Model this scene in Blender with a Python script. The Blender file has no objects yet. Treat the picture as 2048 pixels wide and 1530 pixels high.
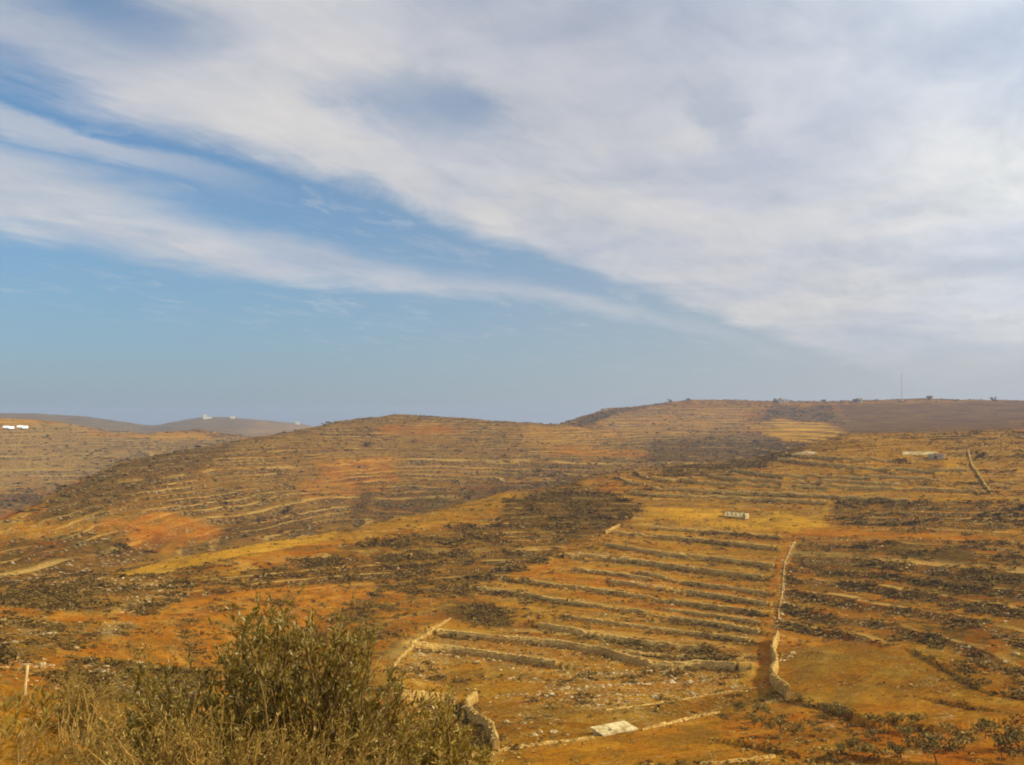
import bpy, math, random
import numpy as np
random.seed(7)
RNG = np.random.default_rng(11)
sc = bpy.context.scene
COL = sc.collection

# ------------------------------------------------------------------ camera
FPX = 1760.0                                  # focal length in photo pixels (2048 wide)
PITCH = math.atan(90 / FPX)
cam_d = bpy.data.cameras.new('camera')
cam_d.sensor_width = 36.0
cam_d.lens = 36.0 * FPX / 2048
cam_d.clip_start = 0.05
cam_d.clip_end = 20000
cam = bpy.data.objects.new('camera', cam_d)
cam.rotation_euler = (math.pi / 2 + PITCH, 0, 0)
COL.objects.link(cam)
sc.camera = cam

# ------------------------------------------------------------------ sun, sky, exposure
SUN_AZ, SUN_EL = math.radians(106), math.radians(37)   # clockwise from the view direction (+Y)
SUN_DIR = (math.cos(SUN_EL) * math.sin(SUN_AZ), math.cos(SUN_EL) * math.cos(SUN_AZ), math.sin(SUN_EL))
sun_d = bpy.data.lights.new('sun', 'SUN')
sun_d.energy = 5.0
sun_d.angle = math.radians(0.6)
sun_d.color = (1.0, 0.88, 0.68)
sun = bpy.data.objects.new('sun', sun_d)
sun.rotation_euler = (math.radians(90) - SUN_EL, 0, math.pi - SUN_AZ)
COL.objects.link(sun)
vs = sc.view_settings
vs.view_transform = 'Standard'
vs.look = 'None'
vs.exposure = 0.0
vs.gamma = 1.0
vs.use_curve_mapping = False
sc.cycles.use_denoising = True
sc.cycles.max_bounces = 4
sc.cycles.diffuse_bounces = 2
sc.cycles.transmission_bounces = 2
sc.cycles.volume_bounces = 0
sc.cycles.use_adaptive_sampling = True
sc.cycles.adaptive_threshold = 0.02
sc.cycles.filter_width = 1.9
sc.cycles.use_light_tree = False


class NT:
    """small node-tree helper"""
    def __init__(s, tree):
        s.t = tree

    def n(s, kind, **kw):
        nd = s.t.nodes.new(kind)
        for k, v in kw.items():
            setattr(nd, k, v)
        return nd

    def put(s, sock, v):
        if hasattr(v, 'is_output') or isinstance(v, bpy.types.NodeSocket):
            s.t.links.new(v, sock)
        else:
            sock.default_value = v

    def m(s, op, a, b=0.0, c=0.0, clamp=False):
        nd = s.n('ShaderNodeMath', operation=op)
        nd.use_clamp = clamp
        s.put(nd.inputs[0], a); s.put(nd.inputs[1], b); s.put(nd.inputs[2], c)
        return nd.outputs[0]

    def step(s, v, lo, hi, a=0.0, b=1.0):
        nd = s.n('ShaderNodeMapRange', interpolation_type='SMOOTHSTEP')
        s.put(nd.inputs['Value'], v)
        s.put(nd.inputs['From Min'], lo); s.put(nd.inputs['From Max'], hi)
        s.put(nd.inputs['To Min'], a); s.put(nd.inputs['To Max'], b)
        return nd.outputs['Result']

    def mix(s, f, a, b, mode='MIX'):
        nd = s.n('ShaderNodeMix', data_type='RGBA', blend_type=mode)
        s.put(nd.inputs[0], f)
        for sk, v in ((nd.inputs[6], a), (nd.inputs[7], b)):
            if isinstance(v, tuple) and len(v) == 3:
                v = (*v, 1)
            s.put(sk, v)
        return nd.outputs[2]

    def noise(s, vec, scale, detail=3.0, rough=0.55, dist=0.0):
        nd = s.n('ShaderNodeTexNoise')
        s.put(nd.inputs['Vector'], vec)
        nd.inputs['Scale'].default_value = scale
        nd.inputs['Detail'].default_value = detail
        nd.inputs['Roughness'].default_value = rough
        nd.inputs['Distortion'].default_value = dist
        return nd.outputs['Fac']

    def xyz(s, x, y, z):
        nd = s.n('ShaderNodeCombineXYZ')
        s.put(nd.inputs[0], x); s.put(nd.inputs[1], y); s.put(nd.inputs[2], z)
        return nd.outputs[0]

    def sep(s, v):
        nd = s.n('ShaderNodeSeparateXYZ')
        s.put(nd.inputs[0], v)
        return nd.outputs

    def ramp(s, f, stops, interp='LINEAR'):
        nd = s.n('ShaderNodeValToRGB')
        cr = nd.color_ramp
        cr.interpolation = interp
        while len(cr.elements) < len(stops):
            cr.elements.new(0.5)
        for e, (p, c) in zip(cr.elements, stops):
            e.position = p
            e.color = (*c, 1) if isinstance(c, tuple) else (c, c, c, 1)
        s.put(nd.inputs[0], f)
        return nd.outputs[0]


world = bpy.data.worlds.new('World')
sc.world = world
world.use_nodes = True
world.node_tree.nodes.clear()
W = NT(world.node_tree)
sky = W.n('ShaderNodeTexSky', sky_type='NISHITA')
sky.sun_disc = False
sky.sun_elevation = SUN_EL
sky.sun_rotation = SUN_AZ
sky.altitude = 700
sky.air_density = 1.0
sky.dust_density = 1.2
sky.ozone_density = 1.4
tc = W.n('ShaderNodeTexCoord')
vec = tc.outputs['Generated']
dx, dy, dz = W.sep(vec)[0:3]
up = W.m('MAXIMUM', dz, 0.0)
# cirrus sheet seen as a high plane: q across the streaks, s along them
inv = W.m('DIVIDE', 1.0, W.m('ADD', up, 0.10))
px = W.m('MULTIPLY', dx, inv)
py = W.m('MULTIPLY', dy, inv)
A = math.radians(35)
q = W.m('SUBTRACT', W.m('MULTIPLY', px, math.cos(A)), W.m('MULTIPLY', py, math.sin(A)))
s_ = W.m('ADD', W.m('MULTIPLY', px, math.sin(A)), W.m('MULTIPLY', py, math.cos(A)))
qs = W.xyz(q, W.m('MULTIPLY', s_, 0.75), 0.0)
qsw = W.xyz(q, W.m('MULTIPLY', s_, 0.45), 3.7)
nA = W.noise(qs, 1.6, 5, 0.55, 0.4)
nB = W.noise(qsw, 3.6, 7, 0.66, 0.9)
nC = W.noise(W.xyz(px, py, 9.1), 1.15, 4, 0.5, 0.3)
nW = W.noise(qsw, 9.0, 6, 0.62, 0.6)
wob = W.m('ADD', W.m('MULTIPLY', W.m('SUBTRACT', nA, 0.5), 0.55), W.m('MULTIPLY', W.m('SUBTRACT', nB, 0.5), 0.30))
qn = W.m('ADD', q, wob)
sN = W.m('DIVIDE', s_, 6.0, clamp=True)


def thr(points):     # piecewise threshold q(s), packed as (q+5)/5
    r = W.ramp(sN, [(a / 6.0, (b + 5) / 5) for a, b in points], 'B_SPLINE')
    return W.m('SUBTRACT', W.m('MULTIPLY', W.sep(r)[0], 5.0), 5.0)


e1 = thr([(0.9, -1.97), (1.7, -1.93), (2.4, -1.90), (3.2, -1.79), (4.3, -1.66), (5.8, -1.4)])
e2u = thr([(0.9, -2.30), (1.6, -2.42), (2.5, -2.42), (3.0, -2.16), (3.6, -1.93), (4.4, -1.78), (5.8, -1.55)])
e2l = thr([(0.9, -3.1), (1.8, -3.15), (2.2, -3.10), (2.6, -2.86), (3.0, -2.56), (3.6, -2.24), (4.3, -1.98), (5.8, -1.7)])
sheet = W.step(W.m('SUBTRACT', qn, e1), -0.08, 0.16)
band = W.m('MULTIPLY', W.step(W.m('SUBTRACT', qn, e2l), -0.10, 0.30), W.step(W.m('SUBTRACT', qn, e2u), -0.22, 0.14, 1.0, 0.0))


def blob(q0, s0, rq, rs, lo=0.25, hi=1.3):
    a = W.m('DIVIDE', W.m('SUBTRACT', qn, q0), rq)
    b = W.m('DIVIDE', W.m('SUBTRACT', W.m('ADD', s_, W.m('MULTIPLY', wob, 0.6)), s0), rs)
    r = W.m('SQRT', W.m('ADD', W.m('MULTIPLY', a, a), W.m('MULTIPLY', b, b)))
    return W.step(r, lo, hi, 1.0, 0.0)


dens = W.m('ADD', W.m('MULTIPLY', W.step(nA, 0.22, 0.62), 0.35), 0.58)
dens = W.m('MULTIPLY', dens, W.step(nC, 0.25, 0.50, 0.72, 1.0))
sheet = W.m('MULTIPLY', sheet, dens)
holes = W.m('MAXIMUM', W.m('MULTIPLY', blob(-1.36, 1.60, 0.13, 0.22, 0.0, 1.5), 0.6), W.m('MULTIPLY', blob(-1.62, 0.80, 0.14, 0.26, 0.0, 1.5), 0.8))
holes = W.m('MAXIMUM', holes, W.m('MULTIPLY', blob(-0.78, 2.08, 0.09, 0.3), 0.35))
sheet = W.m('MULTIPLY', sheet, W.m('SUBTRACT', 1.0, holes))
band = W.m('MULTIPLY', band, W.step(nB, 0.22, 0.62, 0.42, 0.82))
# a thinner streak in the gap on the near side and faint wisps under the band
streak = W.m('MULTIPLY', W.step(s_, 1.9, 1.1), W.m('MULTIPLY', W.step(qn, -2.36, -2.22), W.step(qn, -2.02, -2.12)))
streak = W.m('MULTIPLY', streak, 0.6)
wisp = W.m('MULTIPLY', W.step(nW, 0.50, 0.74), W.m('MULTIPLY', W.step(qn, -4.6, -3.4), 0.28))
cl = W.m('MAXIMUM', W.m('MAXIMUM', sheet, band), W.m('MAXIMUM', streak, wisp))
cl = W.m('MULTIPLY', cl, W.step(up, 0.02, 0.13))
# glow of the veiled sun through the cirrus
dots = W.m('ADD', W.m('ADD', W.m('MULTIPLY', dx, SUN_DIR[0]), W.m('MULTIPLY', dy, SUN_DIR[1])), W.m('MULTIPLY', dz, SUN_DIR[2]))
glow = W.step(dots, 0.05, 0.62)
ccol = W.mix(W.step(nC, 0.3, 0.7), (5.6, 5.8, 6.5), (7.5, 7.2, 6.85))
ccol = W.mix(1.0, ccol, W.ramp(W.m('ADD', W.m('MULTIPLY', nW, .5), W.m('MULTIPLY', nA, .5)), [(.3, (.82, .84, .88)), (.5, (1., 1., 1.)), (.7, (1.12, 1.1, 1.08))]), 'MULTIPLY')
ccol = W.mix(1.0, ccol, W.mix(glow, (0.97, 0.97, 0.98), (1.42, 1.52, 1.56)), 'MULTIPLY')
SKY_TINT = (0.50, 1.08, 1.34)
blue = W.mix(1.0, sky.outputs[0], SKY_TINT, 'MULTIPLY')
hz_amt = W.m('POWER', 2.718, W.m('MULTIPLY', up, W.step(dots, -.35, .35, -5.0, -2.0)))
hz_col = W.mix(W.step(dots, -0.55, 0.35), (3.15, 3.35, 3.5), (5.5, 5.0, 4.75))
blue = W.mix(W.m('MULTIPLY', hz_amt, 0.97), blue, hz_col)
final = W.mix(cl, blue, ccol)
bg = W.n('ShaderNodeBackground')
W.put(bg.inputs[0], final)
bg.inputs[1].default_value = 0.1
wo = W.n('ShaderNodeOutputWorld')
W.t.links.new(bg.outputs[0], wo.inputs[0])
world.cycles.sampling_method = 'MANUAL'
world.cycles.sample_map_resolution = 512


# ------------------------------------------------------------------ small maths
def ray(x, y):
    X = (np.asarray(x, float) - 1024) / FPX
    u = (765 - np.asarray(y, float)) / FPX
    cp, sp = math.cos(PITCH), math.sin(PITCH)
    return X, cp - sp * u, sp + cp * u


def az_tan(x, y):
    X, Y, Z = ray(x, y)
    return np.arctan2(X, Y), Z / np.hypot(X, Y)


def project(X, Y, Z):
    cp, sp = math.cos(PITCH), math.sin(PITCH)
    fw = Y * cp + Z * sp
    upc = -Y * sp + Z * cp
    fw = np.where(fw > 0.05, fw, 0.05)
    return 1024 + FPX * X / fw, 765 - FPX * upc / fw


_LAT = np.random.default_rng(5).random((256, 256))


def vnoise(x, y):
    xi = np.floor(x).astype(int); yi = np.floor(y).astype(int)
    fx = x - xi; fy = y - yi
    fx = fx * fx * (3 - 2 * fx); fy = fy * fy * (3 - 2 * fy)
    a = _LAT[xi & 255, yi & 255]; b = _LAT[(xi + 1) & 255, yi & 255]
    c = _LAT[xi & 255, (yi + 1) & 255]; d = _LAT[(xi + 1) & 255, (yi + 1) & 255]
    return (a * (1 - fx) + b * fx) * (1 - fy) + (c * (1 - fx) + d * fx) * fy


def fbm(x, y, o=4):
    r = 0; amp = 0.5; tot = 0
    for k in range(o):
        r = r + amp * vnoise(x * 2 ** k + 17.3 * k, y * 2 ** k + 5.1 * k)
        tot += amp; amp *= 0.5
    return r / tot - 0.5


def pchip(xk, yk, x):
    h = np.diff(xk); dl = np.diff(yk) / h
    m = np.zeros_like(yk)
    m[0] = dl[0]; m[-1] = dl[-1]
    for i in range(1, len(xk) - 1):
        if dl[i - 1] * dl[i] > 0:
            w1 = 2 * h[i] + h[i - 1]; w2 = h[i] + 2 * h[i - 1]
            m[i] = (w1 + w2) / (w1 / dl[i - 1] + w2 / dl[i])
    i = np.clip(np.searchsorted(xk, x) - 1, 0, len(xk) - 2)
    t = (x - xk[i]) / h[i]
    return ((1 + 2 * t) * (1 - t) ** 2 * yk[i] + t * (1 - t) ** 2 * h[i] * m[i]
            + t * t * (3 - 2 * t) * yk[i + 1] + t * t * (t - 1) * h[i] * m[i + 1])


# ------------------------------------------------------------------ the lie of the land
# each landform line: (x, y, distance) as sighted from the camera; None y = height given instead
def Y(*p):
    p = np.array(p, float)
    a, t = az_tan(p[:, 0], p[:, 1])
    return a, p[:, 2], p[:, 2] * t


def Zc(*p):
    p = np.array(p, float)
    a, _ = az_tan(p[:, 0], np.full(len(p), 855.0))
    return a, p[:, 2], p[:, 1]


LINES = [
    ('k0', Zc((0, -1.62, .02), (2048, -1.62, .02))),
    ('n1', Zc((-600, -1.9, 4), (150, -1.95, 4), (600, -2.05, 4), (2048, -2.4, 4))),
    ('n2', Y((-600, 1385, 9), (0, 1405, 9), (200, 1440, 9), (450, 1530, 9), (700, 1600, 9), (2048, 1680, 9))),
    ('n3', Y((-600, 1480, 28), (0, 1500, 28), (450, 1590, 28), (900, 1650, 30), (2048, 1640, 30))),
    ('b0', Y((-600, 1440, 58), (0, 1440, 62), (450, 1515, 68), (900, 1560, 80), (2048, 1560, 80))),
    ('b1', Y((-600, 1400, 70), (0, 1395, 76), (450, 1400, 92), (900, 1405, 114), (1400, 1400, 116), (2048, 1405, 108))),
    ('b2', Y((-600, 1350, 90), (0, 1300, 112), (450, 1300, 128), (900, 1300, 148), (1400, 1305, 146), (2048, 1310, 134))),
    ('b3', Y((-600, 1320, 115), (0, 1225, 152), (450, 1200, 170), (900, 1195, 188), (1400, 1205, 182), (2048, 1215, 168))),
    ('b4', Y((-600, 1300, 140), (0, 1190, 180), (219, 1165, 190), (450, 1125, 200), (668, 1090, 222), (900, 1080, 234), (1140, 1075, 242), (1400, 1085, 236), (2048, 1100, 218))),
    ('b5', Y((-600, 1288, 160), (0, 1182, 190), (219, 1154, 200), (450, 1107, 212), (668, 1070, 236), (942, 1012, 272), (1010, 996, 280), (1140, 1000, 284), (1300, 990, 288), (1400, 985, 292), (2048, 985, 286))),
    ('b6', Y((-600, 1280, 180), (0, 1178, 202), (92, 1157, 206), (219, 1146, 212), (400, 1108, 226), (668, 1064, 250), (839, 1029, 276), (942, 1004, 290), (1010, 985, 300), (1090, 982, 315), (1140, 966, 334), (1270, 937, 390), (1443, 925, 420), (1495, 918, 426), (1570, 903, 440), (1642, 883, 455), (1690, 869, 470), (1860, 865, 490), (2048, 858, 500), (2650, 850, 520))),
    ('bv', Y((-600, 1265, 205), (0, 1184, 220), (219, 1154, 236), (400, 1120, 268), (668, 1082, 320), (942, 1026, 360), (1140, 990, 410), (1270, 960, 460), (1495, 935, 500), (1690, 888, 570), (2048, 880, 610), (2650, 870, 630))),
    ('c0', Y((-600, 1230, 225), (0, 1172, 238), (219, 1142, 260), (400, 1104, 305), (668, 1062, 370), (942, 1003, 420), (1140, 966, 470), (1270, 938, 520), (1495, 917, 580), (1690, 868, 690), (2048, 857, 740), (2650, 850, 760))),
    ('c1', Y((-600, 1170, 250), (0, 1105, 268), (137, 1065, 302), (239, 1030, 345), (444, 980, 440), (615, 945, 515), (800, 925, 590), (1000, 915, 600), (1140, 910, 610), (1300, 902, 650), (1495, 893, 690), (1690, 864, 770), (2048, 852, 820), (2650, 845, 840))),
    ('c2', Y((-600, 1100, 280), (0, 1043, 300), (68, 1016, 335), (137, 978, 375), (239, 927, 450), (342, 906, 520), (444, 889, 590), (615, 857, 710), (700, 838, 790), (800, 830, 800), (900, 834, 800), (1000, 843, 790), (1120, 849, 780), (1210, 862, 790), (1300, 870, 810), (1495, 868, 830), (1690, 859, 870), (2048, 846, 920), (2650, 840, 950))),
    ('cv', Y((-600, 1085, 400), (0, 1066, 420), (137, 1004, 500), (239, 955, 600), (444, 914, 740), (615, 888, 870), (800, 868, 920), (1000, 872, 920), (1120, 866, 900), (1210, 858, 890), (1300, 858, 910), (1495, 856, 930), (1690, 850, 960), (2048, 838, 1010), (2650, 834, 1040))),
    ('d0', Y((-600, 1000, 600), (0, 1035, 620), (137, 976, 720), (239, 926, 810), (444, 888, 910), (615, 876, 980), (800, 862, 1020), (1000, 860, 1020), (1120, 852, 1010), (1210, 842, 1010), (1300, 842, 1020), (1495, 843, 1040), (1690, 840, 1060), (2048, 830, 1120), (2650, 828, 1150))),
    ('d1', Y((-600, 900, 900), (0, 905, 900), (137, 895, 930), (239, 890, 960), (444, 880, 1030), (615, 877, 1060), (800, 862, 1080), (1000, 861, 1080), (1120, 849, 1080), (1175, 836, 1100), (1300, 824, 1140), (1495, 821, 1160), (1690, 820, 1180), (2048, 815, 1220), (2650, 815, 1250))),
    ('d2', Y((-600, 822, 1050), (-200, 828, 1050), (0, 836, 1060), (85, 841, 1070), (154, 850, 1080), (191, 859, 1080), (290, 867, 1100), (400, 859, 1150), (500, 874, 1150), (615, 880, 1150), (800, 866, 1150), (1050, 864, 1150), (1120, 848, 1170), (1175, 830, 1200), (1210, 819, 1240), (1290, 811, 1260), (1370, 801, 1290), (1420, 799, 1300), (1560, 803, 1320), (1700, 803, 1330), (1850, 798, 1350), (2048, 801, 1370), (2650, 800, 1400))),
    ('dv', Y((-600, 850, 1400), (0, 868, 1400), (290, 886, 1450), (444, 885, 1500), (800, 885, 1500), (1120, 880, 1550), (1420, 840, 1650), (2048, 840, 1700), (2650, 840, 1700))),
    ('f0', Y((-600, 836, 1900), (0, 845, 1900), (290, 868, 1950), (444, 866, 2000), (800, 878, 2000), (1120, 875, 2000), (2650, 845, 2000))),
    ('f1', Y((-600, 812, 2700), (0, 827, 2700), (80, 828, 2720), (170, 833, 2750), (250, 844, 2800), (305, 852, 2850), (345, 844, 2800), (400, 835, 2800), (450, 834, 2800), (520, 840, 2850), (600, 847, 2900), (640, 856, 2900), (800, 868, 2900), (1120, 868, 2900), (2650, 845, 2900))),
    ('fv', Y((-600, 850, 3300), (800, 885, 3400), (2650, 865, 3400))),
    ('end', Y((-600, 850, 4200), (800, 868, 4200), (2650, 850, 4200))),
]
# azimuth columns: fine inside the picture, coarse all round
ax_in = np.arange(-60, 2110, 2.6)
az_in = az_tan(ax_in, np.full(len(ax_in), 855.0))[0]
az_l = np.linspace(-math.pi, az_in[0], 70)[:-1]
az_r = np.linspace(az_in[-1], math.pi, 70)[1:]
AZ = np.concatenate([az_l, az_in, az_r])
NC = len(AZ)
ROWS = {'n1': 14, 'n2': 34, 'n3': 10, 'b0': 10, 'b1': 62, 'b2': 44, 'b3': 44, 'b4': 46, 'b5': 42, 'b6': 34, 'bv': 6, 'c0': 7,
        'c1': 40, 'c2': 42, 'cv': 14, 'd0': 14, 'd1': 26, 'd2': 26, 'dv': 5, 'f0': 6, 'f1': 16, 'fv': 4, 'end': 5}
dk = []; zk = []
for nm, (a, d, z) in LINES:
    o = np.argsort(a)
    dk.append(np.interp(AZ, a[o], d[o])); zk.append(np.interp(AZ, a[o], z[o]))
dk = np.array(dk); zk = np.array(zk)


def smooth_az(v, n=5):           # soften kinks between sighted columns, inside the picture only
    k = np.ones(2 * n + 1) / (2 * n + 1)
    i0, i1 = len(az_l), len(az_l) + len(az_in)
    pad = np.pad(v[:, i0:i1], ((0, 0), (n, n)), mode='edge')
    v = v.copy()
    v[:, i0:i1] = np.array([np.convolve(r, k, 'valid') for r in pad])
    return v


# behind the camera the ground rises to the camera's own hilltop; blend both ends together
w_back = np.clip((np.abs(AZ) - 1.3) / 1.2, 0, 1)
zk = smooth_az(zk); dk = smooth_az(dk)
back = np.array([-1.62 + 0.05 * min(d, 300) for d in dk.mean(1)])
for i in range(len(zk)):
    dm = dk[i].mean()
    dk[i] = dk[i] * (1 - w_back) + dm * w_back
    zk[i] = zk[i] * (1 - w_back) + back[i] * w_back
row_seg = []; tt = []
for i in range(1, len(LINES)):
    n = ROWS[LINES[i][0]]
    for j in range(n):
        tt.append((i - 1, j / n)); row_seg.append(LINES[i][0])
tt.append((len(LINES) - 2, 1.0)); row_seg.append('end')
row_seg = np.array(row_seg)
NR = len(tt)
D = np.zeros((NR, NC)); Zg = np.zeros((NR, NC))
ti = np.array([a for a, b in tt]); tf = np.array([b for a, b in tt])[:, None]
D = dk[ti] * (1 - tf) + dk[ti + 1] * tf
for c in range(NC):
    Zg[:, c] = pchip(dk[:, c], zk[:, c], D[:, c])
GX = D * np.sin(AZ)[None, :]
GY = D * np.cos(AZ)[None, :]
SEG = {'near': ('n1', 'n2', 'n3', 'b0'), 'B': ('b1', 'b2', 'b3', 'b4', 'b5', 'b6'), 'C': ('bv', 'c0', 'c1', 'c2'),
       'D': ('cv', 'd0', 'd1', 'd2'), 'F': ('dv', 'f0', 'f1', 'fv', 'end')}
rowgrp = np.array([next(k for k, v in SEG.items() if r in v) for r in row_seg])
PX, PY = project(GX, GY, Zg)
# natural unevenness, in metres
far = np.clip(D / 400, 0.1, 4)
amp = np.where(D < 12, 0.10, np.clip(D / 160, 0.15, 3.2))
Zg = Zg + np.where(np.isin(row_seg, SEG['B']), .45, 1.)[:, None] * amp * 0.55 * fbm(GX / (9 * np.maximum(far, .5)), GY / (9 * np.maximum(far, .5)), 4) * np.clip(D / 30, 0.15, 1)
Zg = Zg + np.where(D < 40, 0.10 * fbm(GX / 1.1, GY / 1.1, 4), 0)

# ------------------------------------------------------------------ what covers the land: zones
jx = 16 * fbm(GX / 6, GY / 6, 3) * np.clip(150 / np.maximum(D, 30), 0.5, 1.6)
jy = 9 * fbm(GX / 5 + 40, GY / 5 + 9, 3) * np.clip(150 / np.maximum(D, 30), 0.5, 1.6)
jl = fbm(GX / (14 * far) + 9, GY / (14 * far) + 4, 3)
JX, JY = PX + jx * np.where(D > 260, 1, .45) + np.where(D > 300, 60, 0) * jl, PY + jy + np.where(D > 260, 10, 4) * fbm(GX / (6 * far), GY / (6 * far), 3)


def inside(poly, xs, ys):
    r = np.zeros(xs.shape, bool)
    n = len(poly)
    for i in range(n):
        x0, y0 = poly[i]; x1, y1 = poly[(i + 1) % n]
        if y0 == y1:
            continue
        r ^= ((y0 > ys) != (y1 > ys)) & (xs < (x1 - x0) * (ys - y0) / (y1 - y0) + x0)
    return r


SOIL = (.33, .145, .013); TAN = (.39, .20, .022); YEL = (.66, .37, .030); ORG = (.45, .15, .009); RED = (.31, .085, .010)
PLO = (.255, .125, .012)
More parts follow.
